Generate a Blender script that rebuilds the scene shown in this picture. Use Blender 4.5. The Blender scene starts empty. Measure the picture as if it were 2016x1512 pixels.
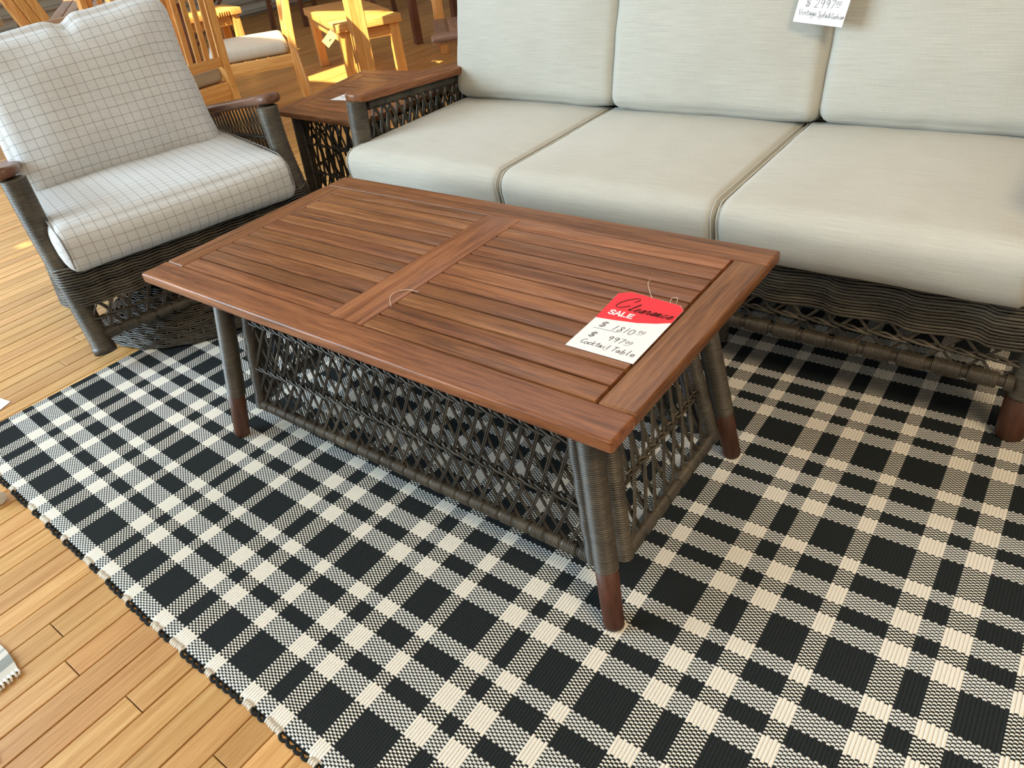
import bpy, bmesh, math, random
import numpy as np
from mathutils import Vector, Matrix, noise as mnoise

random.seed(7)
SC = bpy.context.scene
COL = SC.collection
PI = math.pi

# ------------------------------------------------------------------ camera
cam_d = bpy.data.cameras.new('camera')
cam = bpy.data.objects.new('camera', cam_d); COL.objects.link(cam)
R = ((0.79895435, 0.59017074, -0.11563063), (0.27038499, -0.52424974, -0.80749871), (-0.53718144, 0.61388982, -0.57842492))
cam.matrix_world = Matrix(((R[0][0], -R[1][0], -R[2][0], 0.98617), (R[0][1], -R[1][1], -R[2][1], -0.93543),
                           (R[0][2], -R[1][2], -R[2][2], 1.11505), (0, 0, 0, 1)))
cam_d.sensor_fit = 'HORIZONTAL'; cam_d.sensor_width = 36.0
cam_d.lens = 1417.06 / 2016 * 36.0
cam_d.clip_start = 0.05; cam_d.clip_end = 100
SC.camera = cam

# ------------------------------------------------------------------ light and exposure
SC.view_settings.view_transform = 'Standard'; SC.view_settings.look = 'None'
SC.view_settings.exposure = 0.0; SC.view_settings.gamma = 1.0; SC.view_settings.use_curve_mapping = False
wd = bpy.data.worlds.new('sky'); SC.world = wd; wd.use_nodes = True
wd.node_tree.nodes['Background'].inputs[0].default_value = (0.75, 0.88, 1.0, 1)
wd.node_tree.nodes['Background'].inputs[1].default_value = 1.0

def sun_lamp():
    l = bpy.data.lights.new('sun', 'SUN'); l.energy = 24.0; l.angle = math.radians(0.6); l.color = (1.0, 0.84, 0.50)
    o = bpy.data.objects.new('sun', l); COL.objects.link(o)
    d = Vector((-0.10, 0.69, -0.71))
    o.rotation_euler = d.to_track_quat('-Z', 'Y').to_euler(); o.location = (-6, -6, 8)
sun_lamp()
def area(name, loc, target, sx, sy, power, col):
    l = bpy.data.lights.new(name, 'AREA'); l.shape = 'RECTANGLE'; l.size = sx; l.size_y = sy; l.energy = power; l.color = col
    o = bpy.data.objects.new(name, l); COL.objects.link(o); o.location = loc
    o.rotation_euler = (Vector(target) - Vector(loc)).to_track_quat('-Z', 'Y').to_euler()
area('daylight_front_window', (-3.6, -2.9, 1.9), (0.2, 0.3, 0.2), 3.4, 2.2, 350, (0.67, 0.86, 1.0))
area('daylight_left_window', (-7.2, 1.5, 2.0), (0.0, 1.0, 0.5), 3.2, 1.4, 38, (0.95, 0.97, 1.0))
area('ceiling_lamp_warm', (2.3, -0.9, 2.95), (1.7, -0.3, 0.0), 1.0, 1.0, 72, (1.0, 0.76, 0.48))
area('fill_back', (-0.6, 1.7, 2.95), (-0.4, 1.2, 0.0), 2.6, 1.6, 36, (0.93, 0.97, 1.0))  # added overhead fill to lift the room's ambient light
area('fill_rear', (-4.2, 3.4, 2.95), (-4.2, 3.0, 0.0), 2.0, 2.0, 4, (1.0, 0.88, 0.70))  # weak fill added above the far furniture, no known lamp

# ------------------------------------------------------------------ helpers
def lin(h):
    h = h.lstrip('#'); out = []
    for i in (0, 2, 4):
        c = int(h[i:i+2], 16) / 255.0
        out.append(c / 12.92 if c <= 0.04045 else ((c + 0.055) / 1.055) ** 2.4)
    return tuple(out) + (1.0,)

class NT:
    def __init__(s, name, rough=0.5, spec=0.5):
        s.m = bpy.data.materials.new(name); s.m.use_nodes = True
        s.t = s.m.node_tree; s.b = s.t.nodes['Principled BSDF']
        s.b.inputs['Roughness'].default_value = rough
        s.b.inputs['Specular IOR Level'].default_value = spec
    def n(s, typ, **kw):
        nd = s.t.nodes.new(typ)
        for k, v in kw.items(): setattr(nd, k, v)
        return nd
    def put(s, sock, v):
        if isinstance(v, bpy.types.NodeSocket): s.t.links.new(v, sock)
        elif v is not None: sock.default_value = v
    def math(s, op, a, b=None, c=None):
        nd = s.n('ShaderNodeMath', operation=op)
        s.put(nd.inputs[0], a)
        if b is not None: s.put(nd.inputs[1], b)
        if c is not None: s.put(nd.inputs[2], c)
        return nd.outputs[0]
    def coord(s, which='Object'): return s.n('ShaderNodeTexCoord').outputs[which]
    def sep(s, v):
        nd = s.n('ShaderNodeSeparateXYZ'); s.put(nd.inputs[0], v); return nd.outputs
    def mapv(s, v, scale=(1, 1, 1), loc=(0, 0, 0)):
        nd = s.n('ShaderNodeMapping'); s.put(nd.inputs['Vector'], v)
        s.put(nd.inputs['Scale'], scale); s.put(nd.inputs['Location'], loc); return nd.outputs[0]
    def noise(s, v, scale=5, detail=4, rough=0.55, dist=0.0):
        nd = s.n('ShaderNodeTexNoise'); s.put(nd.inputs['Vector'], v)
        nd.inputs['Scale'].default_value = scale; nd.inputs['Detail'].default_value = detail
        nd.inputs['Roughness'].default_value = rough; nd.inputs['Distortion'].default_value = dist
        return nd.outputs['Fac']
    def ramp(s, f, stops, interp='LINEAR'):
        nd = s.n('ShaderNodeValToRGB'); s.put(nd.inputs[0], f); cr = nd.color_ramp; cr.interpolation = interp
        while len(cr.elements) < len(stops): cr.elements.new(0.5)
        for e, (p, c) in zip(cr.elements, stops): e.position = p; e.color = c
        return nd.outputs[0]
    def mix(s, f, a, b, mode='MIX'):
        nd = s.n('ShaderNodeMix', data_type='RGBA', blend_type=mode)
        s.put(nd.inputs[0], f); s.put(nd.inputs[6], a); s.put(nd.inputs[7], b); return nd.outputs[2]
    def bump(s, h, strength=0.3, dist=0.001):
        nd = s.n('ShaderNodeBump'); nd.inputs['Strength'].default_value = strength; nd.inputs['Distance'].default_value = dist
        s.put(nd.inputs['Height'], h); s.t.links.new(nd.outputs[0], s.b.inputs['Normal'])
    def color(s, c): s.put(s.b.inputs['Base Color'], c); return s.m

def wood(name, dark, mid, light, rough=0.42, fine=1.0, tint_attr=False, axis='X', var=0.22):
    t = NT(name, rough, 0.35)
    v = t.coord()
    if tint_attr:
        a = t.n('ShaderNodeAttribute', attribute_name='tint'); rnd = a.outputs['Fac']
    else:
        rnd = t.n('ShaderNodeObjectInfo').outputs['Random']
    comb = t.n('ShaderNodeCombineXYZ')
    for i, k in enumerate((37.0, 91.0, 53.0)): t.put(comb.inputs[i], t.math('MULTIPLY', rnd, k))
    add = t.n('ShaderNodeVectorMath', operation='ADD'); t.put(add.inputs[0], v); t.put(add.inputs[1], comb.outputs[0])
    v = add.outputs[0]
    sl, ss = (0.8, 19.0)
    sc = (sl, ss, ss) if axis == 'X' else ((ss, sl, ss) if axis == 'Y' else (ss, ss, sl))
    n1 = t.noise(t.mapv(v, sc), 1.9 * fine, 7, 0.6, 1.3)
    sc2 = tuple(x * 7 for x in sc)
    n2 = t.noise(t.mapv(v, sc2), 2.2 * fine, 4, 0.68, 0.3)
    c = t.ramp(n1, [(0.32, dark), (0.5, mid), (0.66, light)])
    c = t.mix(0.42, c, t.ramp(n2, [(0.36, dark), (0.5, mid), (0.66, light)]), 'MIX')
    hs = t.n('ShaderNodeHueSaturation')
    t.put(hs.inputs['Color'], c)
    t.put(hs.inputs['Value'], t.math('MULTIPLY_ADD', rnd, var * 2, 1.0 - var))
    t.put(hs.inputs['Hue'], t.math('MULTIPLY_ADD', t.math('FRACT', t.math('MULTIPLY', rnd, 7.3)), 0.008, 0.496))
    t.bump(n2, 0.12, 0.0006)
    return t.color(hs.outputs[0])

def plain(name, c, rough=0.5, spec=0.4, mottle=0.0, scale=60, bump=0.0):
    t = NT(name, rough, spec)
    f = t.noise(t.coord(), scale, 4)
    k = [max(0, x * (1 - mottle)) for x in c[:3]] + [1]
    l = [min(1, x * (1 + mottle)) for x in c[:3]] + [1]
    if bump: t.bump(f, bump, 0.0008)
    return t.color(t.ramp(f, [(0.3, k), (0.7, l)]))

MAT = {}
MAT['ipe'] = wood('stained_ipe', lin('472714'), lin('7f5031'), lin('a36f48'), 0.36, var=.17)
MAT['ipe_dark'] = wood('dark_ipe', lin('553a2c'), lin('7a5744'), lin('967059'), 0.36)
MAT['ipe_y'] = wood('stained_ipe_lengthways', lin('472714'), lin('7f5031'), lin('a36f48'), 0.34, axis='Y', var=.08)
MAT['foot'] = wood('foot_wood', lin('3a2218'), lin('4d2e20'), lin('5d3a29'), 0.5, axis='Z', var=0.06)
MAT['teak'] = wood('teak', lin('b97a3e'), lin('d39a58'), lin('e5b878'), 0.5, var=0.08)
MAT['teak_z'] = wood('teak_upright', lin('b97a3e'), lin('d39a58'), lin('e5b878'), 0.5, axis='Z', var=0.08)
MAT['teak_y'] = wood('teak_y', lin('b97a3e'), lin('d39a58'), lin('e5b878'), 0.5, axis='Y', var=0.08)
MAT['brown_z'] = wood('brown_upright', lin('4c2f22'), lin('6b4431'), lin('80543c'), 0.5, axis='Z', var=0.1)
MAT['oldteak'] = wood('dull_teak', lin('6e4e36'), lin('8b6848'), lin('a27e5a'), 0.6, var=0.1)
MAT['plank'] = wood('maple_floor', lin('a8783f'), lin('c29257'), lin('d5aa71'), 0.44, 0.8, tint_attr=True, axis='Y', var=0.16)
MAT['subfloor'] = plain('subfloor', lin('2e1c10'), 0.9, 0.1)
MAT['white_paper'] = plain('white_paper', lin('eceef2'), 0.7, 0.2, 0.02, 30)
MAT['red_print'] = plain('red_print', lin('e8343f'), 0.6, 0.3, 0.02, 30)
MAT['ink'] = plain('ink', lin('3a3a3e'), 0.6, 0.2)
MAT['script_ink'] = plain('script_ink', lin('4a1a14'), 0.6, 0.2)
MAT['kraft'] = plain('kraft_card', lin('e0b070'), 0.8, 0.2, 0.05)
MAT['wallboard'] = plain('painted_board', lin('b4b3ad'), 0.6, 0.3, 0.05, 8)
MAT['plaster'] = plain('plaster', lin('d8d2c6'), 0.9, 0.1, 0.03, 6)
MAT['black_metal'] = plain('black_metal', lin('23262c'), 0.45, 0.5)
MAT['white_plastic'] = plain('white_plastic', lin('d5d3cc'), 0.45, 0.4, 0.03)
MAT['strap'] = plain('strap', lin('d8c8b4'), 0.9, 0.1)
MAT['thread'] = plain('nylon_thread', lin('d7c3ae'), 0.5, 0.4)
MAT['blue_cloth'] = plain('blue_cloth', lin('b9c4dc'), 0.9, 0.1, 0.05)
MAT['brass'] = plain('brass_screw', lin('e8dcc0'), 0.3, 0.6)

def wicker_mat(name, a, b, c):
    t = NT(name, 0.40, 0.5)
    rnd = t.n('ShaderNodeNewGeometry').outputs['Random Per Island']
    f = t.noise(t.coord(), 9, 4, 0.6, 0.5)
    g = t.noise(t.mapv(t.coord(), (14, 14, 240)), 1.0, 2, 0.5)
    f2 = t.math('ADD', t.math('ADD', t.math('MULTIPLY', f, 0.55), t.math('MULTIPLY', g, 0.27)), t.math('MULTIPLY', rnd, 0.18))
    return t.color(t.ramp(f2, [(0.3, a), (0.52, b), (0.74, c)]))
MAT['wicker'] = wicker_mat('resin_wicker', lin('26231d'), lin('433d34'), lin('6a6253'))
MAT['wicker_b'] = wicker_mat('resin_wicker_brown', lin('231f18'), lin('3a3329'), lin('5a5040'))
MAT['core'] = plain('wicker_core', lin('1d1a16'), 0.9, 0.1)

def linen(name, c, streak, chk=None, sheen=0.15):
    t = NT(name, 0.92, 0.12)
    uv = t.coord('UV')
    f = t.noise(t.mapv(uv, (10, 420, 1)), 1.0, 3, 0.6)
    g = t.noise(t.mapv(uv, (420, 60, 1)), 1.0, 2, 0.6)
    big = t.noise(uv, 6, 2)
    k = t.math('ADD', t.math('MULTIPLY', f, streak), t.math('ADD', t.math('MULTIPLY', g, streak * 0.3), t.math('MULTIPLY', big, 0.10)))
    lo = [x * 0.80 for x in c[:3]] + [1]; hi = [min(1, x * 1.12) for x in c[:3]] + [1]
    colr = t.ramp(k, [(0.3 * (streak * 1.5 + 0.1), lo), (0.7 * (streak * 1.5 + 0.1), hi)])
    if chk:
        s = t.sep(uv); masks = []
        for i in (0, 1):
            fr = t.math('FRACT', t.math('DIVIDE', s[i], 0.0292))
            masks.append(t.math('LESS_THAN', fr, 0.062))
        m = t.math('MINIMUM', t.math('ADD', t.math('MULTIPLY', masks[0], 0.62), t.math('MULTIPLY', masks[1], 0.62)), 0.85)
        colr = t.mix(m, colr, chk)
    t.b.inputs['Sheen Weight'].default_value = sheen
    wv = t.math('ADD', f, g)
    t.bump(wv, 0.25, 0.0006)
    return t.color(colr)
MAT['sofa_fabric'] = linen('sofa_linen', lin('c1bfb5'), 0.55)
MAT['check_fabric'] = linen('windowpane_check', lin('d2d3d3'), 0.3, lin('6c6b69'))
MAT['grey_fabric'] = linen('grey_linen', lin('c2b8a8'), 0.5)

def rug_mat():
    t = NT('woven_plaid', 0.88, 0.15)
    s = t.sep(t.coord('UV')); u, v = s[0], s[1]
    RX, RY = 0.00595, 0.0066
    i = t.math('FLOOR', t.math('DIVIDE', u, RX))
    # snap to whole yarns so that the stripe edges step like weaving
    us = t.math('MULTIPLY', t.math('ADD', i, 0.5), RX)
    def stripes(x, period, bands):
        tot = None
        for c, w in bands:
            fr = t.math('FRACT', t.math('DIVIDE', t.math('SUBTRACT', x, c - w / 2), period))
            m = t.math('LESS_THAN', fr, w / period)
            tot = m if tot is None else t.math('MAXIMUM', tot, m)
        return tot
    par = t.math('MULTIPLY', t.math('MODULO', t.math('ABSOLUTE', i), 2.0), 0.5)
    ph = t.math('ADD', t.math('DIVIDE', v, RY), par)
    j = t.math('FLOOR', ph)
    vs = t.math('MULTIPLY', t.math('SUBTRACT', j, t.math('SUBTRACT', par, 0.5)), RY)
    fx = stripes(us, 0.2935, [(0.170, 0.042), (0.270, 0.030), (0.388, 0.041)])
    fy = stripes(vs, 0.2615, [(-0.270, 0.040), (-0.341, 0.040), (-0.455, 0.029)])
    fr = t.math('FRACT', ph)
    showx = t.math('LESS_THAN', fr, 0.42)
    black = lin('262b2d'); cream = lin('eeeae0'); grey = lin('e0e2e0')
    colx = t.mix(fx, black, cream)
    coly = t.mix(fy, black, t.mix(fx, grey, cream))
    c = t.mix(showx, coly, colx)
    nz = t.noise(t.coord('UV'), 900, 2)
    c = t.mix(0.16, c, t.ramp(nz, [(0.3, (0.02, 0.02, 0.02, 1)), (0.7, (0.9, 0.9, 0.9, 1))]), 'OVERLAY')
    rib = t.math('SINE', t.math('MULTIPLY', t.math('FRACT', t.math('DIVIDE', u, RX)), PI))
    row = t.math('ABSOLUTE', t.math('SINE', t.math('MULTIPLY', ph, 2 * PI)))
    gap = t.math('SUBTRACT', 1.0, t.math('MULTIPLY', t.math('POWER', t.math('SUBTRACT', 1.0, rib), 4.0), 0.45))  # shade in the grooves between ribs, put into the colour
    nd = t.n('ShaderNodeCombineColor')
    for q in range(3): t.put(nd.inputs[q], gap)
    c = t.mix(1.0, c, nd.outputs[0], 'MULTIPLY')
    h = t.math('ADD', t.math('POWER', rib, 0.6), t.math('MULTIPLY', row, 0.35))
    t.bump(h, 0.7, 0.0014)
    return t.color(c)
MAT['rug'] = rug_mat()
MAT['rug_black'] = plain('rug_black_yarn', lin('282a2a'), 0.9, 0.1, 0.2, 300, 0.3)
MAT['rug_cream'] = plain('rug_cream_yarn', lin('dcd7cc'), 0.9, 0.1, 0.06, 300, 0.3)

def stripe_cloth():
    t = NT('striped_cloth', 0.9, 0.1)
    s = t.sep(t.coord('UV'))
    c = t.ramp(t.math('FRACT', t.math('DIVIDE', s[0], 0.09)), [(0.0, lin('c9c4ba')), (0.42, lin('8f9490')), (0.72, lin('cfcac0')), (0.9, lin('a9a9a2'))], 'CONSTANT')
    t.bump(t.noise(t.mapv(t.coord('UV'), (300, 300, 1)), 1, 2), 0.4, 0.001)
    return t.color(c)
MAT['stripe_cloth'] = stripe_cloth()

class G:
    """collects geometry for one mesh object"""
    def __init__(s): s.v = []; s.f = []; s.uv = None
    def add(s, vs, fs):
        o = len(s.v); s.v.extend([tuple(p) for p in vs]); s.f.extend([tuple(i + o for i in f) for f in fs]); return s
    def box(s, c, d, rot=None):
        vs = []
        for x in (-.5, .5):
            for y in (-.5, .5):
                for z in (-.5, .5):
                    p = Vector((x * d[0], y * d[1], z * d[2]))
                    if rot: p = rot @ p
                    vs.append(p + Vector(c))
        return s.add(vs, [(0, 1, 3, 2), (4, 6, 7, 5), (0, 4, 5, 1), (2, 3, 7, 6), (0, 2, 6, 4), (1, 5, 7, 3)])
    def bar(s, a, b, w, d, up=(0, 0, 1)):
        a = Vector(a); b = Vector(b); z = (b - a); L = z.length; z.normalize()
        x = Vector(up).cross(z)
        if x.length < 1e-4: x = Vector((1, 0, 0))
        x.normalize(); y = z.cross(x)
        rot = Matrix((x, y, z)).transposed()
        return s.box((a + b) / 2, (w, d, L), rot)
    def tube(s, pts, r, n=6, cap=True, closed=False):
        P = [Vector(p) for p in pts]; m = len(P)
        rr = r if hasattr(r, '__len__') else [r] * m
        T = []
        for i in range(m):
            a = P[i - 1] if (i > 0 or closed) else P[i]; b = P[(i + 1) % m] if (i < m - 1 or closed) else P[i]
            d = b - a; T.append(d.normalized() if d.length > 1e-9 else Vector((0, 0, 1)))
        u = T[0].orthogonal().normalized(); vs = []
        for i in range(m):
            u = (u - T[i] * u.dot(T[i])); u = u.normalized() if u.length > 1e-6 else T[i].orthogonal().normalized()
            w = T[i].cross(u)
            for k in range(n):
                a = 2 * PI * k / n; vs.append(P[i] + (u * math.cos(a) + w * math.sin(a)) * rr[i])
        fs = []
        for i in range(m if closed else m - 1):
            i2 = (i + 1) % m
            for k in range(n): fs.append((i * n + k, i * n + (k + 1) % n, i2 * n + (k + 1) % n, i2 * n + k))
        if cap and not closed: fs += [tuple(range(n - 1, -1, -1)), tuple((m - 1) * n + k for k in range(n))]
        return s.add(vs, fs)
    def wrap(s, pts, r, pitch=0.0042, n=12, depth=0.0008, bulge=None):
        """a tube bound round with cane: its radius steps at every turn"""
        P = [Vector(p) for p in pts]; seg = [(P[i + 1] - P[i]).length for i in range(len(P) - 1)]; L = sum(seg)
        k = max(2, int(L / pitch)); out = []; rad = []
        rf = r if callable(r) else (lambda t: r)
        for i in range(4 * k + 1):
            d = L * i / (4 * k); q = d; j = 0
            while j < len(seg) - 1 and q > seg[j]: q -= seg[j]; j += 1
            out.append(P[j].lerp(P[j + 1], min(1, q / max(seg[j], 1e-9))))
            t = d / L
            rad.append(rf(t) + depth * (-1.3, .35, .9, .35)[i % 4] + random.uniform(-.0001, .0001) + (bulge(d) if bulge else 0))
        return s.tube(out, rad, n)
    def build(s, name, m, parent=None, smooth=True, bevel=0.0, seg=2, angle=0.6):
        me = bpy.data.meshes.new(name); me.from_pydata(s.v, [], s.f)
        if bevel:
            bm = bmesh.new(); bm.from_mesh(me)
            bmesh.ops.recalc_face_normals(bm, faces=bm.faces)
            bmesh.ops.bevel(bm, geom=[e for e in bm.edges if len(e.link_faces) == 2 and e.calc_face_angle(0) > angle], offset=bevel, segments=seg, profile=0.6, affect='EDGES', clamp_overlap=True)
            bm.to_mesh(me); bm.free()
        if s.uv is not None:
            l = me.uv_layers.new(name='UVMap'); idx = np.empty(len(me.loops), dtype=np.int32)
            me.loops.foreach_get('vertex_index', idx)
            l.data.foreach_set('uv', np.asarray(s.uv, dtype=np.float32)[idx].ravel())
        if smooth: me.polygons.foreach_set('use_smooth', [True] * len(me.polygons))
        me.materials.append(MAT[m]); me.update()
        return link(name, me, parent)

def link(name, me, parent=None, loc=(0, 0, 0), rot=(0, 0, 0)):
    o = bpy.data.objects.new(name, me); COL.objects.link(o); o.location = loc; o.rotation_euler = rot
    if parent is not None: o.parent = parent
    return o
def thing(name, label, cat, loc=(0, 0, 0), rz=0.0, group=None):
    o = bpy.data.objects.new(name, None); COL.objects.link(o); o.location = loc; o.rotation_euler = (0, 0, rz)
    o.empty_display_size = 0.1
    return tag(o, label, cat, group)
def tag(o, label, cat, group=None):
    o['label'] = label; o['category'] = cat
    if group: o['group'] = group
    return o
def stuff(o): o['kind'] = 'stuff'; return o
def struct(o): o['kind'] = 'structure'; return o
def copy_tree(o, parent=None):
    c = o.copy(); COL.objects.link(c)
    if parent is not None: c.parent = parent
    for ch in [x for x in o.children]: copy_tree(ch, c)
    return c

_boards = {}
def board(name, L, W, T, m, parent, loc, rz=0.0, bevel=0.003, seg=2, rot=None, auto=True):
    """a plank with eased edges, its grain along its own x axis"""
    key = (round(L, 4), round(W, 4), round(T, 4), m, bevel, seg)
    if key in _boards: return link(name, _boards[key], parent, loc, rot or (0, 0, rz))
    o = G().box((0, 0, 0), (L, W, T)).build(name, m, parent, True, bevel, seg)
    if hasattr(o.data, 'set_sharp_from_angle'): o.data.set_sharp_from_angle(angle=0.9)
    o.location = loc; o.rotation_euler = rot or (0, 0, rz); _boards[key] = o.data
    return o
def sharp(o, a=0.7):
    o.data.set_sharp_from_angle(angle=a); return o

def smooth_path(pts, sub=6):
    P = [Vector(p) for p in pts]; out = []
    for i in range(len(P) - 1):
        p0 = P[max(0, i - 1)]; p1 = P[i]; p2 = P[i + 1]; p3 = P[min(len(P) - 1, i + 2)]
        for k in range(sub):
            t = k / sub
            out.append(0.5 * ((2 * p1) + (p2 - p0) * t + (2 * p0 - 5 * p1 + 4 * p2 - p3) * t * t + (3 * p1 - p0 - 3 * p2 + p3) * t ** 3))
    out.append(P[-1]); return out

# ------------------------------------------------------------------ the room
floor = bpy.data.objects.new('floor', None); COL.objects.link(floor); struct(floor)
PW = 0.0587; GAP = 0.0027
struct(G().box((-4.6, 2.4, -0.03), (19.6, 11.6, 0.02)).build('subfloor', 'subfloor', floor, False))
FL = -0.006
def to_px(p):
    d = (p[0] - 0.98617, p[1] + 0.93543, p[2] - 1.11505)
    q = [sum(R[i][k] * d[k] for k in range(3)) for i in range(3)]
    if q[2] < 0.05: return None
    return 1008 + 1417.06 * q[0] / q[2], 756 + 1417.06 * q[1] / q[2]
planks = []
rr = random.Random(11)
nx0 = int((-14.2 + 0.0035) / PW)
for i in range(nx0, 80):
    x = 0.0035 + i * PW          # boards run along y; the joint lines match the photograph's
    if x > 4.6: break
    y = -3.2 + rr.uniform(-1.2, 0)
    while y < 8.0:
        L = rr.choice((0.45, 0.7, 0.9, 1.2, 1.5, 1.8)) * rr.uniform(0.85, 1.15)
        a, b = max(y, -3.2), min(y + L, 8.0); y += L
        if b - a < 0.03: continue
        if x > -1.12 and x + PW < 1.9 and a > -0.62 and b < 0.95: continue     # wholly under the rug
        if x < -5 and a > 7.4 or x < -8: pass
        planks.append((x, a, b, rr.random(), rr.uniform(-0.0005, 0.0005)))
def plank_size(p):
    best = 0; ys = np.linspace(p[1], p[2], 6); k = 0
    for yy in ys:
        u = to_px((p[0], yy, 0)); w = to_px((p[0] + PW, yy, 0))
        if u and w and -10 < u[0] < 2026 and -10 < u[1] < 1522:
            best = max(best, math.hypot(u[0] - w[0], u[1] - w[1])); k += 1
    return best * k
def hidden_by(p):   # under the rug, sofa or coffee table
    cy = (p[1] + p[2]) / 2
    return p[0] > -1.2 and p[0] < 1.2 and cy > -0.5 and cy < 1.1
planks.sort(key=lambda p: -plank_size(p) * (0.02 if hidden_by(p) else 1))
def plank_geo(g, p):
    x, a, b, t, dz = p; w = PW
    x0, x1 = x + GAP / 2, x + w - GAP / 2; a += 0.0008; b -= 0.0008; c = 0.0012; z = FL + dz
    vs = [(x0, a, -.022), (x1, a, -.022), (x1, b, -.022), (x0, b, -.022), (x0, a, z - c), (x1, a, z - c), (x1, b, z - c), (x0, b, z - c),
          (x0 + c, a + c, z), (x1 - c, a + c, z), (x1 - c, b - c, z), (x0 + c, b - c, z)]
    fs = [(0, 1, 5, 4), (1, 2, 6, 5), (2, 3, 7, 6), (3, 0, 4, 7), (4, 5, 9, 8), (5, 6, 10, 9), (6, 7, 11, 10), (7, 4, 8, 11), (8, 9, 10, 11)]
    g.add(vs, fs); return len(fs)
def set_tint(o, vals):
    at = o.data.attributes.new('tint', 'FLOAT', 'FACE'); at.data.foreach_set('value', vals)
for p in planks[:298]:
    g = G(); n = plank_geo(g, p); o = g.build('plank', 'plank', floor, False); set_tint(o, [p[3]] * n)
g = G(); vals = []
for p in planks[298:]: vals += [p[3]] * plank_geo(g, p)
o = g.build('plank_field', 'plank', floor, False); set_tint(o, vals); stuff(o)

# left wall: painted horizontal boards below, plain plaster above
wl = bpy.data.objects.new('wall_left', None); COL.objects.link(wl); struct(wl)
WX = -7.75
z = -0.02
for k in range(7):
    h = 0.115 if k else 0.13
    o = board('wall_board', 11.2, h - 0.006, 0.03, 'wallboard', wl, (WX, 2.4, z + h / 2), PI / 2, 0.004); z += h
ZS = z
def slab(name, c, d, parent, m='plaster'): return G().box(c, d).build(name, m, parent, False)
slab('wall_panel', (WX, 2.4, (ZS + 3.05) / 2), (0.12, 11.2, 3.05 - ZS), wl)
slab('board_backing', (WX - 0.05, 2.4, 0.4), (0.06, 11.2, 0.84), wl)
glass = NT('window_glass', 0.02, 0.5); glass.t.nodes.remove(glass.b)
_tr = glass.n('ShaderNodeBsdfTransparent'); _tr.inputs[0].default_value = (0.93, 0.96, 0.95, 1)
_gl = glass.n('ShaderNodeBsdfGlossy'); _gl.inputs['Roughness'].default_value = 0.03
_mx = glass.n('ShaderNodeMixShader'); _mx.inputs[0].default_value = 0.06
glass.t.links.new(_tr.outputs[0], _mx.inputs[1]); glass.t.links.new(_gl.outputs[0], _mx.inputs[2])
glass.t.links.new(_mx.outputs[0], glass.t.nodes['Material Output'].inputs[0]); MAT['glass'] = glass.m
# ceiling with added skylights, placed so the sun falls on the far furniture
CZ = 3.05
SUN_HOLES = [(-3.50, -2.27, -0.34, 0.42), (-2.84, -2.27, -0.74, -0.36), (-5.15, -4.55, -0.55, 0.65), (-1.69, -1.17, -1.35, -0.92), (-2.31, -2.21, -2.98, -2.86)]
ce = bpy.data.objects.new('ceiling', None); COL.objects.link(ce); struct(ce)
xcut = sorted({-7.85, 4.85} | {w[0] for w in SUN_HOLES} | {w[1] for w in SUN_HOLES}); ycut = sorted({-4.65, 8.1} | {w[2] for w in SUN_HOLES} | {w[3] for w in SUN_HOLES})
for xa, xb in zip(xcut, xcut[1:]):
    run = None
    for ya, yb in list(zip(ycut, ycut[1:])) + [(None, None)]:
        hole = ya is None or any(w[0] <= xa + 1e-6 and xb <= w[1] + 1e-6 and w[2] <= ya + 1e-6 and yb <= w[3] + 1e-6 for w in SUN_HOLES)
        if hole:
            if run: slab('ceiling_panel', ((xa + xb) / 2, (run[0] + run[1]) / 2, CZ + .02), (xb - xa, run[1] - run[0], .04), ce)
            run = None
        else: run = (run[0], yb) if run else (ya, yb)
for k, (a, b, c, d) in enumerate(SUN_HOLES):
    w = bpy.data.objects.new('window_%d' % (k + 1), None); COL.objects.link(w); struct(w)
    for xx in (a + .008, b - .008): G().box((xx, (c + d) / 2, CZ + .055), (.016, d - c, .03)).build('frame_side', 'wallboard', w, False)
    for yy in (c + .008, d - .008): G().box(((a + b) / 2, yy, CZ + .055), (b - a - .034, .016, .03)).build('frame_end', 'wallboard', w, False)
    G().box(((a + b) / 2, (c + d) / 2, CZ + .055), (b - a - .034, d - c - .034, .006)).build('pane', 'glass', w, False)
struct(slab('wall_back', (-1.5, 8.05, 1.5), (12.6, 0.1, 3.1), None))
struct(slab('wall_right', (4.7, 2.4, 1.5), (0.1, 11.4, 3.1), None))
struct(slab('wall_front', (-1.5, -4.6, 1.5), (12.6, 0.1, 3.1), None))

# ------------------------------------------------------------------ rug
def rug_pos(u, v, z=0.0):
    x = u - (0.022 * u * u if u < 0 else 0.0)
    y = v + 0.022 * (x - 0.25) ** 2
    x += 0.05 * (y + 0.5) * min(max(-u, 0), 1)
    return x, y, z
U0, U1, V0, V1 = -1.243, 2.02, -0.734, 1.16
RX = 0.00595
us = np.arange(math.floor(U0 / RX) * RX, U1, RX / 2)
vs_ = np.concatenate([np.array([V0, V0 + 0.004, V0 + 0.012]), np.linspace(V0 + 0.03, V1, 64)])
verts = []; uvs = []
for jv, v in enumerate(vs_):
    for iu, u in enumerate(us):
        z = (0.0 if iu % 2 else -0.0016)
        if jv == 0: z = -0.0055
        elif jv == 1: z -= 0.002
        if iu < 2: z -= 0.003
        wob = 0.006 * mnoise.noise((u * 2.6, 0.3, 0.0)) if jv < 4 else 0.0
        x, y, zz = rug_pos(u, v, z)
        verts.append((x, y + wob, zz - 0.0005)); uvs.append((u, v))
nu, nv = len(us), len(vs_)
g = G(); g.v = verts; g.uv = uvs
g.f = [(j * nu + i, j * nu + i + 1, (j + 1) * nu + i + 1, (j + 1) * nu + i) for j in range(nv - 1) for i in range(nu - 1)]
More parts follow.
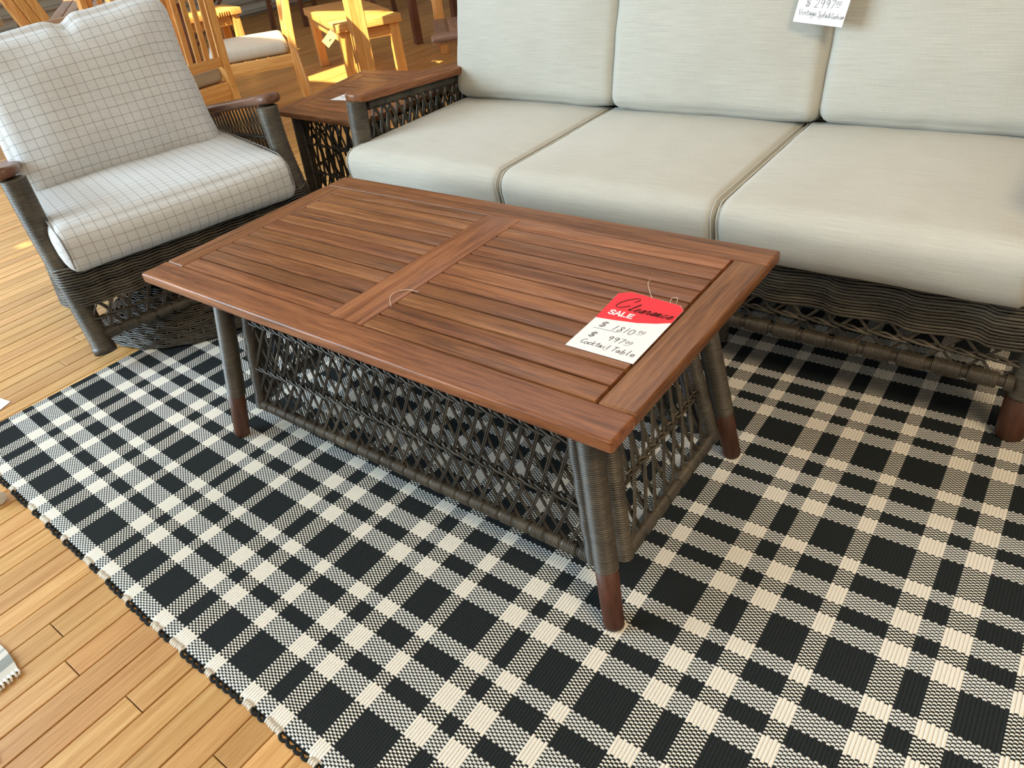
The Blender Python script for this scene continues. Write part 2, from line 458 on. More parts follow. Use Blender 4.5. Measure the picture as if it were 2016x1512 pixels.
rug = thing('area_rug', 'black and cream woven plaid rug lying on the board floor under the slatted table', 'rug')
g.build('woven_field', 'rug', rug)
# bound end: ribs turned over at the end, black loops between the cream stripes
gb, gc = G(), G()
def is_cream(u):
    for c, w in ((0.170, 0.042), (0.270, 0.030), (0.388, 0.041)):
        if ((u - c + w / 2) / 0.2935) % 1.0 < w / 0.2935: return True
    return False
k = 0
u = U0
while u < 1.2:
    cr = is_cream(u + RX / 2)
    step = RX if cr else 0.019
    uu = u + step / 2
    x, y, _ = rug_pos(uu, V0)
    y += 0.006 * mnoise.noise((uu * 2.6, 0.3, 0.0)) + random.uniform(-.0015, .0015)
    if cr:
        gc.tube([(x, y + .006, -.0015), (x, y, -.001), (x, y - .005, -.003)], [.0028, .0031, .0022], 6)
    else:
        gb.tube(smooth_path([(x - step * .62, y + .002, -.003), (x - step * .2, y - .005, -.0028), (x + step * .25, y - .005, -.0032), (x + step * .62, y + .002, -.003)], 3), [.0016, .0025, .0031, .0033, .0033, .0033, .0033, .0031, .0025, .0016], 6)
    u += step
stuff(gb.build('binding_loops', 'rug_black', rug)); stuff(gc.build('rib_ends', 'rug_cream', rug))

# ------------------------------------------------------------------ wicker builders
def lattice(B0, B1, T0, T1, nrm, nodes, shift, braid=(0.46, 0.9), r=0.0021, pair=0.0052, braid_r=0.0028, curve=0.012, seg=9, jit=0.004, loops=True):
    """open cane panel: two families of paired strands crossing, held by twisted bands"""
    B0, B1, T0, T1 = map(Vector, (B0, B1, T0, T1)); nrm = Vector(nrm).normalized()
    def P(s, t, o=0.0): return (B0.lerp(B1, s)).lerp(T0.lerp(T1, s), t) + nrm * o
    g = G(); W = (B1 - B0).length
    for k in range(-int(shift * nodes) - 2, nodes + int(shift * nodes) + 3):
        s0 = (k + 0.5) / nodes
        for fam in (1, -1):
            ja = random.uniform(-jit, jit) / W; jb = random.uniform(-jit, jit) / W
            for q in (-1, 1):
                pts = []
                for i in range(seg + 1):
                    t = i / seg
                    s = s0 + ja + fam * shift * t + jb * t + fam * curve / W * math.sin(2 * PI * t) + q * pair / 2 / W
                    pts.append((s, t))
                run = [(s, t) for s, t in pts if 0.004 < s < 0.996]
                if len(run) < 3: continue
                g.tube([P(s, t, fam * 0.0028 + 0.002 * math.sin(t * 9 + k)) for s, t in run], r * random.uniform(.9, 1.1), 5, False)
    for tb in braid:
        m = nodes * 8
        for ply in range(2):
            pts = []
            for i in range(m + 1):
                s = i / m; a = 2 * PI * s * nodes * 1.0 + ply * PI
                pts.append(P(s, tb + 0.0045 * math.cos(a) / max((T0 - B0).length, .05) + 0.002 * math.sin(s * 40), 0.0036 * math.sin(a)))
            g.tube(pts, braid_r, 5, False)
        for k in range(nodes):      # short slanting picks, the herringbone look of the band
            s = (k + 0.5) / nodes; dz = 0.006 / max((T0 - B0).length, .05)
            g.tube([P(s - .55 / nodes, tb + dz * .8, .0045), P(s, tb, .0075), P(s + .60 / nodes, tb - dz * .8, .0045)], braid_r * .9, 5, False)
    return g
def node_bulge(spacing, amp=0.0018):
    return lambda d: amp * (1 if (d / spacing) % 1.0 > 0.22 else -1.2)

def weave_rows(path, z0, z1, rows, stake, nrm_fn, amp=0.0045, r=0.0026, g=None, zfun=None, n=5, scallop=0.0, saw=0.0, alt=False):
    """dense basket weave: each row of cane passes in and out of upright stakes"""
    g = g or G()
    P = [Vector(p) for p in path]; L = [0.0]
    for a, b in zip(P, P[1:]): L.append(L[-1] + (b - a).length)
    step = stake / 4; m = int(L[-1] / step)
    for k in range(rows):
        f = (k + 0.5) / rows; ph = (k // 2) % 2 if alt else 0
        pts = []; j = 0
        for i in range(m + 1):
            d = L[-1] * i / m
            while j < len(P) - 2 and d > L[j + 1]: j += 1
            t = (d - L[j]) / max(L[j + 1] - L[j], 1e-9); p = P[j].lerp(P[j + 1], t); nn = nrm_fn(p, d / L[-1])
            z = z0 + (z1 - z0) * f + random.uniform(-.0006, .0006)
            if scallop: z += scallop * (f ** 2) * abs(math.sin(PI * d / (stake * 2)))
            if saw: z += saw * (((d / (2 * stake)) % 1.0) - .5)
            q = Vector((p.x, p.y, z)) + nn * (amp * math.sin(PI * d / stake + ph * PI) + (zfun(f) if zfun else 0))
            pts.append(q)
        g.tube(pts, r * random.uniform(.92, 1.08), n, False)
    return g

# ------------------------------------------------------------------ coffee table
HT = 0.4838; TL = 0.6; TW = 0.3117; TT = 0.023
ct = thing('coffee_table', 'large slatted brown wood coffee table with open wicker sides on the plaid rug', 'table')
rw, ex = 0.0663, 0.0629
zt = HT - TT / 2
for sy in (-1, 1): board('long_rail', 2 * TL, rw, TT, 'ipe', ct, (0, sy * (TW - rw / 2), zt), 0, 0.006, 4)
for sx in (-1, 1): board('end_rail', 2 * (TW - rw) - 0.0008, ex, TT, 'ipe', ct, (sx * (TL - ex / 2), 0, zt), PI / 2, 0.006, 4)
board('middle_rail', 2 * (TW - rw) - 0.0008, 0.0906, TT, 'ipe', ct, (0, 0, zt - 0.0003), PI / 2, 0.0022, 2)
pitch = 2 * (TW - rw) / 11.0
for sx in (-1, 1):
    x0, x1 = 0.0453, TL - ex
    gp = 0.0040 if sx > 0 else 0.0012
    Ls = x1 - x0 - 0.0012 - gp
    for k in range(11):
        y = -(TW - rw) + pitch * (k + 0.5)
        xc = sx * (x0 + 0.0008 + Ls / 2)
        board('slat', Ls, pitch - 0.0047, 0.019, 'ipe', ct, (xc, y, HT - 0.0005 - 0.0095), 0, 0.0022, 2)
for x in (-0.30, 0.30): G().box((x, 0, HT - TT - .006), (0.045, 2 * TW - 0.22, 0.012)).build('cleat', 'ipe_dark', ct, False)
for sy in (-1, 1): G().box((0, sy * (TW - .13), HT - TT - 0.012), (2 * TL - 0.30, 0.02, 0.024)).build('under_rail', 'wicker_b', ct, False)
for sx in (-1, 1):
    for sy in (-1, 1):
        foot = Vector((sx * .5565, sy * .262, 0.0)); top = Vector((sx * .482, sy * .199, HT - TT))
        q = foot.lerp(top, 0.125 / (HT - TT))
        lg = G().wrap([q, top], 0.0212, 0.0038, 14, 0.0011).build('leg', 'wicker', ct)
        G().tube([foot + Vector((0, 0, .0005)), foot + (q - foot) * .06, foot.lerp(q, .5), q + (top - q) * .02], [.0185, .0196, .0200, .0208], 16).build('wooden_foot', 'foot', lg)
zb = 0.092
for sy in (-1, 1):
    B0, B1 = Vector((-.492, sy * .213, zb)), Vector((.492, sy * .213, zb))
    T0, T1 = Vector((-.436, sy * .174, .452)), Vector((.436, sy * .174, .452))
    G().wrap([B0, B1], 0.0125, 0.0038, 10, 0.0010, node_bulge(.984 / 27, .0014)).build('wrapped_bottom_rail', 'wicker', ct)
    for a, b in ((B0, T0), (B1, T1)):
        G().wrap([a - Vector((0, 0, .01)), b], 0.0155, 0.0045, 10, 0.0013, lambda d: 0.0012 * math.sin(d * 90)).build('panel_post', 'wicker_b', ct)
    stuff(lattice(B0, B1, T0, T1, (0, sy, .1), 27, 0.19, (0.31, 0.66), r=.0019, pair=.0046, curve=.005, braid_r=.0031).build('wicker_lattice', 'wicker_b', ct))
for sx in (-1, 1):
    B0, B1 = Vector((sx * .532, -.176, zb)), Vector((sx * .532, .200 if sx > 0 else .18, zb))
    T0, T1 = Vector((sx * .468, -.130, .452)), Vector((sx * .468, .140, .452))
    G().wrap([B0, B1], 0.0135, 0.0038, 10, 0.0010, node_bulge(.395 / 8)).build('wrapped_bottom_rail', 'wicker', ct)
    for a, b in ((B0, T0), (B1, T1)):
        G().wrap([a - Vector((0, 0, .012)), b], 0.0165, 0.0048, 10, 0.0013).build('panel_post', 'wicker', ct)
    stuff(lattice(B0, B1, T0, T1, (sx, 0, .15), 9, 0.30, (0.36,), r=.0023, pair=.0055, curve=.006).build('wicker_lattice', 'wicker', ct))

# ------------------------------------------------------------------ cushions
def cushion(name, size, r, bulge, n, m, parent, loc, rot=(0, 0, 0), wr=0.002, wf=9.0, pinch=0.0, seed=0, shape=None, uvo=(0, 0)):
    """a soft box: rounded edges, crowned faces and a few wrinkles; uv runs on round the front edge"""
    sx, sy, sz = size; h = Vector((sx / 2, sy / 2, sz / 2)); vs = []; fs = []; uv = []
    def lin_(k): return np.concatenate([np.linspace(-1, -.82, 5)[:-1], np.linspace(-.82, .82, k)[0:], np.linspace(.82, 1, 5)[1:]])
    nn = [max(5, int(n * s / max(size))) for s in size]
    for ax in range(3):
        b, c = (ax + 1) % 3, (ax + 2) % 3
        gb_, gc_ = lin_(nn[b]), lin_(nn[c])
        for sg in (-1, 1):
            o = len(vs)
            for pb in gb_:
                for pc in gc_:
                    p = [0, 0, 0]; p[ax] = sg; p[b] = pb; p[c] = pc
                    q = Vector((p[0] * h[0], p[1] * h[1], p[2] * h[2]))
                    inner = Vector([max(-(h[i] - r[i]), min(h[i] - r[i], q[i])) for i in range(3)])
                    d = q - inner; dn = Vector([d[i] / r[i] for i in range(3)])
                    if dn.length > 1e-9: dn.normalize()
                    q = inner + Vector([dn[i] * r[i] for i in range(3)])
                    for a2 in range(3):
                        o1, o2 = (a2 + 1) % 3, (a2 + 2) % 3
                        bl = bulge[a2]; bl = bl[0 if p[a2] < 0 else 1] if isinstance(bl, tuple) else bl
                        q[a2] += bl * p[a2] * (1 - abs(p[o1]) ** 2.4) * (1 - abs(p[o2]) ** 2.4)
                    if pinch:
                        e = max(abs(p[0]), abs(p[2])); q[1] *= 1 - pinch * max(0, (e - .35) / .65) ** 2.2
                    if shape: q = shape(Vector(p), q)
                    nz = mnoise.noise((q.x * wf + seed, q.y * wf, q.z * wf)) + .5 * mnoise.noise((q.x * wf * 2.3, q.y * wf * 2.3 + seed, q.z * wf * 2.3))
                    dirn = Vector((p[0] ** 3, p[1] ** 3, p[2] ** 3)).normalized()
                    q += dirn * wr * nz
                    vs.append(q)
                    X, Y, Z = p[0] * h[0], p[1] * h[1], p[2] * h[2]
                    if ax == 2: u_ = (X, Y * sg)
                    elif ax == 1: u_ = (X, (sg * -1) * (h[1] + (h[2] - Z)) if sg < 0 else h[1] + (h[2] - Z))
                    else: u_ = (Z + (h[0] + .01) * sg, Y)
                    uv.append((u_[0] + uvo[0], u_[1] + uvo[1]))
            nb, nc = len(gb_), len(gc_)
            for i in range(nb - 1):
                for j in range(nc - 1):
                    f = (o + i * nc + j, o + (i + 1) * nc + j, o + (i + 1) * nc + j + 1, o + i * nc + j + 1)
                    fs.append(f if sg > 0 else f[::-1])
    g = G(); g.v = [tuple(v) for v in vs]; g.f = fs; g.uv = uv
    ob = g.build(name, m, parent, True)
    bm = bmesh.new(); bm.from_mesh(ob.data); bmesh.ops.remove_doubles(bm, verts=bm.verts, dist=1e-5); bm.to_mesh(ob.data); bm.free()
    ob.location = loc; ob.rotation_euler = rot
    return ob
def piping(parent, pts, r=0.0028, m='sofa_fabric', name='piping'):
    return G().tube(smooth_path(pts, 5), r, 6).build(name, m, parent)

# ------------------------------------------------------------------ sofa  (front faces -y)
SX0, SX1 = -0.835, 0.995
sofa = thing('wicker_sofa', 'long dark wicker sofa with cream cushions behind the slatted table', 'sofa', (0.08, 0.95, 0))
def sl(p): return Vector(p) - Vector((0.08, 0.95, 0))
CX = (SX0 + SX1) / 2
PX = 0.955 - 0.002    # half distance between the posts
for sx in (-1, 1):
    xx = 0.083 + sx * PX if sx > 0 else -0.852
    dy = 0.0 if sx > 0 else 0.022
    # front post, from the arm down to the wrapped foot
    top = sl((xx, .600 + dy, .585)); mid = sl((xx, .585 + dy, .42)); low = sl((xx, .592, .115)); ft = sl((xx + sx * .002, .600, 0.0005))
    lg = G().wrap(smooth_path([top, mid, low], 8), 0.031, 0.0044, 14, 0.0012).build('front_post', 'wicker', sofa)
    G().tube([ft, ft + Vector((0, 0, .006)), low + Vector((0, 0, .004))], [.027, .0285, .0295], 18).build('wooden_foot', 'foot', lg)
    bl = G().wrap([sl((xx, 1.36, .56)), sl((xx, 1.40, .115))], 0.030, 0.0048, 10).build('rear_post', 'wicker', sofa)
    G().tube([sl((xx, 1.40, .0005)), sl((xx, 1.40, .12))], [.027, .029], 12).build('wooden_foot', 'foot', bl)
    # armrest board with a rounded nose
    g = G(); outline = []
    for k in range(13):
        a = PI + PI * k / 12
        outline.append((0.047 * math.cos(a), 0.580 + dy + 0.032 + 0.032 * math.sin(a)))
    outline += [(0.047, 0.8), (0.05, 1.1), (0.045, 1.40), (-0.045, 1.40), (-0.05, 1.1), (-0.047, 0.8)]
    n = len(outline); vs = []
    def za(y): return 0.613 - 0.066 * max(0, (y - 0.555))
    for dz in (0, -0.026):
        for (x, y) in outline: vs.append(sl((xx + x, y, za(y) + dz)))
    g.add(vs, [tuple(range(n)), tuple(range(2 * n - 1, n - 1, -1))] + [(i, i + n, (i + 1) % n + n, (i + 1) % n) for i in range(n)])
    arm = g.build('armrest', 'ipe_y', sofa, True, 0.008, 3, 0.8)
    arm.data.set_sharp_from_angle(angle=1.0)
    # wrapped bar under the arm and open side panel
    y0, y1 = .635 + dy, 1.36
    G().wrap([sl((xx, y0, za(y0) - .043)), sl((xx, y1, za(y1) - .043))], 0.0165, 0.0052, 10, 0.0012, lambda d: .0018 * math.sin(d * 160)).build('wrapped_arm_rail', 'wicker', sofa)
    stuff(lattice(sl((xx, y0, .27)), sl((xx, y1, .27)), sl((xx, y0, za(y0) - .05)), sl((xx, y1, za(y1) - .05)), (sx, 0, 0), 20, 0.13, (0.42, 0.62), r=.0026, pair=.0068, curve=.006).build('wicker_lattice', 'wicker', sofa))
    G().wrap([sl((xx, y0, .27)), sl((xx, y1, .27))], 0.016, 0.005, 8).build('side_rail', 'wicker', sofa)
fa = G()
path = [sl((SX0 - .03, .575, 0)), sl((SX1 + .03, .575, 0))]
weave_rows(path, .222, .352, 17, .075, lambda p, t: Vector((0, -1, 0)), .0045, .0036, fa, lambda f: 0.004, saw=.006)
stuff(fa.build('woven_apron', 'wicker', sofa))
G().box(sl((0.083, .592, .29)), (1.86, .010, .13)).build('apron_backing', 'core', sofa, False)
XB = (0.083 - PX + .02, 0.083 + PX - .02)
stuff(lattice(sl((XB[0], .572, .150)), sl((XB[1], .572, .150)), sl((XB[0], .574, .224)), sl((XB[1], .574, .224)), (0, -1, 0), 26, 0.036, (0.60,), r=.0018, pair=.0046, curve=0.0, seg=5, braid_r=.0034).build('wicker_lattice', 'wicker', sofa))
G().wrap([sl((XB[0], .570, .148)), sl((XB[1], .570, .148))], 0.0155, 0.0040, 12, 0.0009, node_bulge(.068, .0024)).build('wrapped_front_rail', 'wicker', sofa)
G().wrap([sl((0.36, .66, .26)), sl((0.36, .66, 0.02))], 0.018, 0.006, 8).build('centre_leg', 'wicker_b', sofa)
g = G(); g.box(sl((0.083, .98, .305)), (1.84, .78, .02)); g.build('seat_deck', 'core', sofa, False)
stuff(weave_rows([sl((-.87, 1.41, 0)), sl((1.04, 1.41, 0))], .16, .86, 70, .06, lambda p, t: Vector((0, 1, 0)), .005, .0046).build('woven_back', 'wicker', sofa))
G().wrap([sl((-.88, 1.40, .5)), sl((-.86, 1.42, .87)), sl((1.02, 1.42, .87)), sl((1.04, 1.40, .5))], .02, .006, 8).build('back_rail', 'wicker', sofa)

# three seat cushions and three back cushions are loose pieces resting on the sofa
seat_l = ['cream sofa seat cushion nearest the check armchair, beside the bare wicker arm', 'cream middle seat cushion of the three on the sofa', 'cream sofa seat cushion farthest from the check armchair']
back_l = ['cream back cushion at the armchair end of the sofa', 'cream middle back cushion leaning between two others on the sofa', 'cream back cushion behind the hanging price card, farthest from the check armchair']
xs = [SX0, -0.227, 0.383, SX1]
for k in range(3):
    w = xs[k + 1] - xs[k] + 0.001; cx = (xs[k] + xs[k + 1]) / 2
    y0, y1 = 0.512, 1.165
    c = cushion('seat_cushion', (w, y1 - y0, 0.142), (.009, .05, .05), (0.0, (0.012, 0.0), (0.0, 0.012)), 34, 'sofa_fabric', None, (cx, (y0 + y1) / 2, 0.392), wr=.0016, seed=k * 3.1,
                shape=lambda p, q: Vector((q.x, q.y - (0.012 if p.y < 0 else 0) * (q.z / .07) * abs(p.y), q.z + (0.004 * (1 - abs(p.x) ** 6) if p.z > 0 else 0))), uvo=(k * .7, 0))
    tag(c, seat_l[k], 'cushion', 'sofa seat cushions')
    for sx in (-1, 1):
        X = sx * (w / 2 - .0075)
        pts = [(X, .29, .0705), (X, .1, .0708), (X, -.15, .0708)]
        for a_ in (90, 70, 50, 30, 12):
            yy, zz = -.2765 - .0498 * math.cos(math.radians(a_)), .021 + .0498 * math.sin(math.radians(a_)); pts.append((X, yy - .012 * zz / .07, zz))
        pts += [(X, -.3262, 0), (X, -.3262 + .004, -.022)]
        piping(c, pts, .0019)
for k in range(3):
    bx = [(-.838, -.205), (-.203, .415), (.418, 1.02)][k]
    w = bx[1] - bx[0] + .010; cx = (bx[0] + bx[1]) / 2
    c = cushion('back_cushion', (w, 0.17, 0.56), (.030, .040, .04), (0.004, (.032, .02), 0.006), 34, 'sofa_fabric', None, (cx, 1.213 - (.012 if k == 1 else 0), .735), rot=(-math.radians(13.5), 0, 0), wr=.004, wf=7, seed=k * 7.7 + 1, uvo=(k * .9, 3))
    tag(c, back_l[k], 'cushion', 'sofa back cushions')
    for X in (-w / 2 + .004, w / 2 - .004):
        piping(c, [(X, -.045, -.25), (X - .002 * (1 if X > 0 else -1), -.052, -.1), (X, -.05, .1), (X, -.045, .25)], .0026)

# ------------------------------------------------------------------ armchair (front faces its own +x)
ANG = math.radians(-14)
AO = Vector((-1.235, 0.139, 0))
chair = thing('wicker_armchair', 'dark wicker swivel armchair on a round woven base beside the rug', 'armchair', AO, ANG)
for sy in (-1, 1):
    nb = 0.0 if sy < 0 else -.014
    pts = smooth_path([(0.0, sy * .385 + nb, .585), (.006, sy * .386 + nb, .45), (.035, sy * .385, .28), (.085, sy * .385, .062)], 8)
    G().wrap(pts, lambda t: .0335 - .003 * t, 0.0044, 14, 0.0012).build('front_post', 'wicker', chair)
    G().tube([(.083, sy * .385, .075), (.0868, sy * .385, .052)], [.0335, .034], 16).build('post_cap', 'wicker_b', chair)
    G().wrap([(-.62, sy * .345, .48), (-.60, sy * .36, .10)], .028, .005, 10).build('rear_post', 'wicker', chair)
    # curved armrest board
    cl = smooth_path([(.022, sy * .406 + nb, .608), (-.05, sy * .398 + nb, .597), (-.2, sy * .384, .570), (-.38, sy * .368, .538), (-.60, sy * .352, .500)], 5)
    g = G(); hw = .043; vs = []; fs = []; n = len(cl); ring = []
    for i, p in enumerate(cl):
        w = hw * (min(1, .45 + .55 * math.sqrt(min(1, i / 4))))
        T = (cl[min(i + 1, n - 1)] - cl[max(i - 1, 0)]).normalized(); side = Vector((0, 0, 1)).cross(T).normalized()
        for k in range(12):
            a = 2 * PI * k / 12; ca, sa = math.cos(a), math.sin(a)
            ex_ = lambda x: math.copysign(abs(x) ** .6, x)
            vs.append(p + side * (w * ex_(ca)) + Vector((0, 0, .0155 * ex_(sa))))
    for i in range(n - 1):
        for k in range(12): fs.append((i * 12 + k, i * 12 + (k + 1) % 12, (i + 1) * 12 + (k + 1) % 12, (i + 1) * 12 + k))
    fs += [tuple(range(11, -1, -1)), tuple((n - 1) * 12 + k for k in range(12))]
    g.add(vs, fs); g.build('armrest', 'ipe_dark', chair)
    # fan of upright strands under the arm, tied by one twisted cord
    g = G()
    for k in range(19):
        t = (k + .5) / 19; a = -.02 - .56 * t
        for q in (0, 1):
            zz_ = .592 + .19 * (a + .03); yy_ = .397 + .075 * (a + .03)
            g.tube([(a, sy * yy_, zz_), (a + .012 * (1 if q else -1) + .006, sy * (yy_ + .003), zz_ - .08), (a + .02 + .01 * q, sy * (yy_ * .5 + .197), .40), (a + .03 - .012 * q, sy * .39, .30)], .0026, 5, False)
    for ply in range(2):
        g.tube([(-.01 - .6 * i / 160, sy * (.396 - .03 * i / 160 + .006 * math.sin(i * .8 + ply * PI)), .475 - .07 * i / 160 + .004 * math.cos(i * .8 + ply * PI)) for i in range(161)], .003, 5, False)
    stuff(g.build('strand_panel', 'wicker', chair))
    stuff(weave_rows([(.06, sy * .402, 0), (-.62, sy * .385, 0)], .215, .315, 15, .05, lambda p, t: Vector((0, sy, 0)), .006, .0032).build('woven_side_band', 'wicker', chair))
    G().wrap([(.08, sy * .385, .115), (-.6, sy * .372, .115)], .014, .0042, 10, .0008, node_bulge(.05, .002)).build('side_rail', 'wicker', chair)
    stuff(lattice((.07, sy * .386, .115), (-.6, sy * .373, .115), (.055, sy * .39, .215), (-.6, sy * .378, .215), (0, sy, 0), 12, .075, (.52,), r=.0024, pair=.0055, curve=0, seg=5).build('wicker_lattice', 'wicker', chair))
# woven front band, sagging forward, wrapping round the posts
pth = [(-.02, -.425, 0), (.03, -.424, 0), (.065, -.405, 0)] + [(.085 + .020 * math.cos(PI * t / 2 * .9), .40 * t, 0) for t in np.linspace(-.93, .93, 25)] + [(.065, .405, 0), (.03, .424, 0), (-.02, .425, 0)]
stuff(weave_rows(pth, .205, .326, 15, .040, lambda p, t: Vector((1, 0, 0)) if .05 < t < .95 else Vector((0, 1 if t > .5 else -1, 0)), .0026, .0036, None, lambda f: -.012 * f, 6, .006).build('woven_front_band', 'wicker', chair))
g = G()
for k in range(15):
    b = -.36 + .72 * k / 14; a = .085 + .020 * math.cos(PI * (b / .4) / 2 * .9) - .0035
    for q in (-.005, .005): g.tube([(a, b + q, .200), (a - .012, b + q, .335)], .0024, 5, False)
stuff(g.build('band_stake', 'wicker_b', chair))
G().box((.072, 0, .265), (.006, .74, .12)).build('band_backing', 'core', chair, False)
stuff(lattice((.085, -.372, .112), (.085, .372, .112), (.092, -.372, .208), (.092, .372, .208), (1, 0, .1), 14, .066, (.5,), r=.0028, pair=.006, curve=.004, seg=6, braid_r=.0034).build('wicker_lattice', 'wicker', chair))
G().wrap([(.086, -.372, .108), (.095, 0, .106), (.086, .372, .108)], .0165, .0040, 12, .0009, node_bulge(.053, .0024)).build('wrapped_front_rail', 'wicker', chair)
# round woven swivel base
bc = Vector((-.136, -.012, 0))
g = G()
for k in range(30):
    f = k / 29; z = .005 + .135 * f ** 1.25; r0 = .345 - .150 * f - (.010 if k == 0 else 0)
    pts = []
    for i in range(200):
        a = 2 * PI * i / 200; rr_ = r0 + .0030 * math.sin(25 * a + (k // 3 % 2) * PI)
        pts.append(bc + Vector((rr_ * math.cos(a), rr_ * math.sin(a), z + random.uniform(-.0006, .0006))))
    g.tube(pts, .0036, 5, False, True)
for i in range(50):
    a = 2 * PI * (i + .5) / 50
    g.tube([bc + Vector(((.340 - .150 * f) * math.cos(a), (.340 - .150 * f) * math.sin(a), .002 + .135 * f ** 1.25)) for f in (0, .5, 1)], .0035, 5, False)
stuff(g.build('swivel_base', 'wicker_b', chair))
g = G(); g.tube([bc + Vector((0, 0, .0)), bc + Vector((0, 0, .055)), bc + Vector((0, 0, .135)), bc + Vector((0, 0, .29))], [.325, .255, .17, .12], 32); g.build('base_core', 'core', chair)
g = G(); g.box((-.27, 0, .30), (.66, .74, .02)); g.build('seat_deck', 'core', chair, False)
stuff(weave_rows([(-.66, -.27, 0), (-.66, .27, 0)], .15, .70, 60, .06, lambda p, t: Vector((-1, 0, 0)), .005, .0048).build('woven_back', 'wicker', chair))

def chair_pt(a, b, z): c, s = math.cos(ANG), math.sin(ANG); return (AO.x + a * c - b * s, AO.y + a * s + b * c, z)
# seat cushion: built facing -y, turned to face the chair's front
sc = cushion('seat_cushion', (.715, .63, .140), (.026, .05, .05), (.004, (.020, 0), (0.0, .016)), 40, 'check_fabric', None, chair_pt(-.162, -.016, .388), (0, 0, ANG + PI / 2), wr=.0018, seed=21,
             shape=lambda p, q: Vector((q.x, q.y, q.z)), uvo=(.012, .01))
tag(sc, 'off-white seat cushion with thin windowpane check in the wicker armchair', 'cushion', 'check armchair cushions')
piping(sc, [(-.345, .28, .068), (-.346, 0, .0705), (-.346, -.2, .0705), (-.345, -.265, .064), (-.343, -.305, .042), (-.342, -.316, 0), (-.342, -.304, -.045)], .0024, 'check_fabric')
piping(sc, [(.345, .28, .068), (.346, 0, .0705), (.346, -.2, .0705), (.345, -.265, .064), (.343, -.305, .042), (.342, -.316, 0), (.342, -.304, -.045)], .0024, 'check_fabric')
def pillow(p, q):
    # corners pulled out a little, a dip in the top edge
    k = abs(p.x) ** 3 * abs(p.z) ** 3
    q = Vector((q.x * (1 + .018 * k - .022 * (1 - abs(p.x) ** .1 if False else (1 - p.z * p.z)) * abs(p.x) ** 4), q.y, q.z))
    if p.z > 0:
        q.z += .020 * math.exp(-((p.x - .72) / .35) ** 2) * p.z - .020 * math.exp(-((p.x + .02) / .09) ** 2) * p.z ** 4 - .030 * max(0, -p.x) * p.z
        q.y += .010 * math.exp(-((p.x + .02 + .1 * (1 - p.z)) / .06) ** 2) * max(0, p.z) ** 3 * (1 if p.y < 0 else 0)
    return q
bcu = cushion('back_cushion', (.655, .20, .50), (.05, .075, .05), (.0, (.030, .02), .010), 44, 'check_fabric', None, chair_pt(-.425, -.028, .650), (-math.radians(15), 0, ANG + PI / 2), wr=.0045, wf=8, pinch=.45, seed=5, shape=pillow, uvo=(.004, .02))
tag(bcu, 'plump off-white back cushion with thin windowpane check leaning in the wicker armchair', 'cushion', 'check armchair cushions')

# ------------------------------------------------------------------ wedge end table between armchair and sofa
et = thing('end_table', 'wedge-shaped brown wood end table between armchair and sofa', 'table', (-1.25, 0.98, 0))
def el(p): return Vector(p) - Vector((-1.25, .98, 0))
ZE = .49
PA, PB, PC, PD = Vector((-1.425, .722, ZE)), Vector((-.945, .690, ZE)), Vector((-.945, 1.345, ZE)), Vector((-1.55, 1.298, ZE))
def quad_board(name, q, t=.021, bev=.005):
    q = [el(p) for p in q]; g = G()
    g.add([p for p in q] + [p - Vector((0, 0, t)) for p in q], [(0, 1, 2, 3), (7, 6, 5, 4), (0, 4, 5, 1), (1, 5, 6, 2), (2, 6, 7, 3), (3, 7, 4, 0)])
    o = g.build(name, 'ipe_y' if name == 'side_rail' else 'ipe', et, True, bev, 3); o.data.set_sharp_from_angle(angle=.9); return o
def qp(s, t): return (PA.lerp(PB, s)).lerp(PD.lerp(PC, s), t)
e0 = .12
quad_board('front_rail', [qp(0, 0), qp(1, 0), qp(1, e0), qp(0, e0)])
quad_board('rear_rail', [qp(0, 1 - e0), qp(1, 1 - e0), qp(1, 1), qp(0, 1)])
quad_board('side_rail', [qp(0, e0 + .001), qp(.12, e0 + .001), qp(.12, .999 - e0), qp(0, .999 - e0)])
quad_board('side_rail', [qp(.88, e0 + .001), qp(1, e0 + .001), qp(1, .999 - e0), qp(.88, .999 - e0)])
for k in range(11):
    a = e0 + .004 + (1 - 2 * e0 - .004) * k / 11; b = e0 + (1 - 2 * e0 - .004) * (k + 1) / 11 - .002
    quad_board('slat', [qp(.123, a), qp(.877, a), qp(.877, b), qp(.123, b)], .018, .002)
corners = [(.10, .10), (.93, .10), (.93, .93), (.08, .93)]
feet = []
for s, t in corners:
    p = qp(s, t); c = qp(.5, .5); d = (p - c); ft = Vector((p.x + d.x * .06, p.y + d.y * .06, 0)); feet.append((p, ft))
    lg = G().wrap([el(Vector((p.x, p.y, ZE - .02))), el(ft.lerp(p, .25))], .0215, .0042, 12, .0007).build('leg', 'wicker_b', et)
    G().tube([el(ft + Vector((0, 0, FL + .0005))), el(ft.lerp(p, .26))], [.0185, .0205], 14).build('wooden_foot', 'foot', lg)
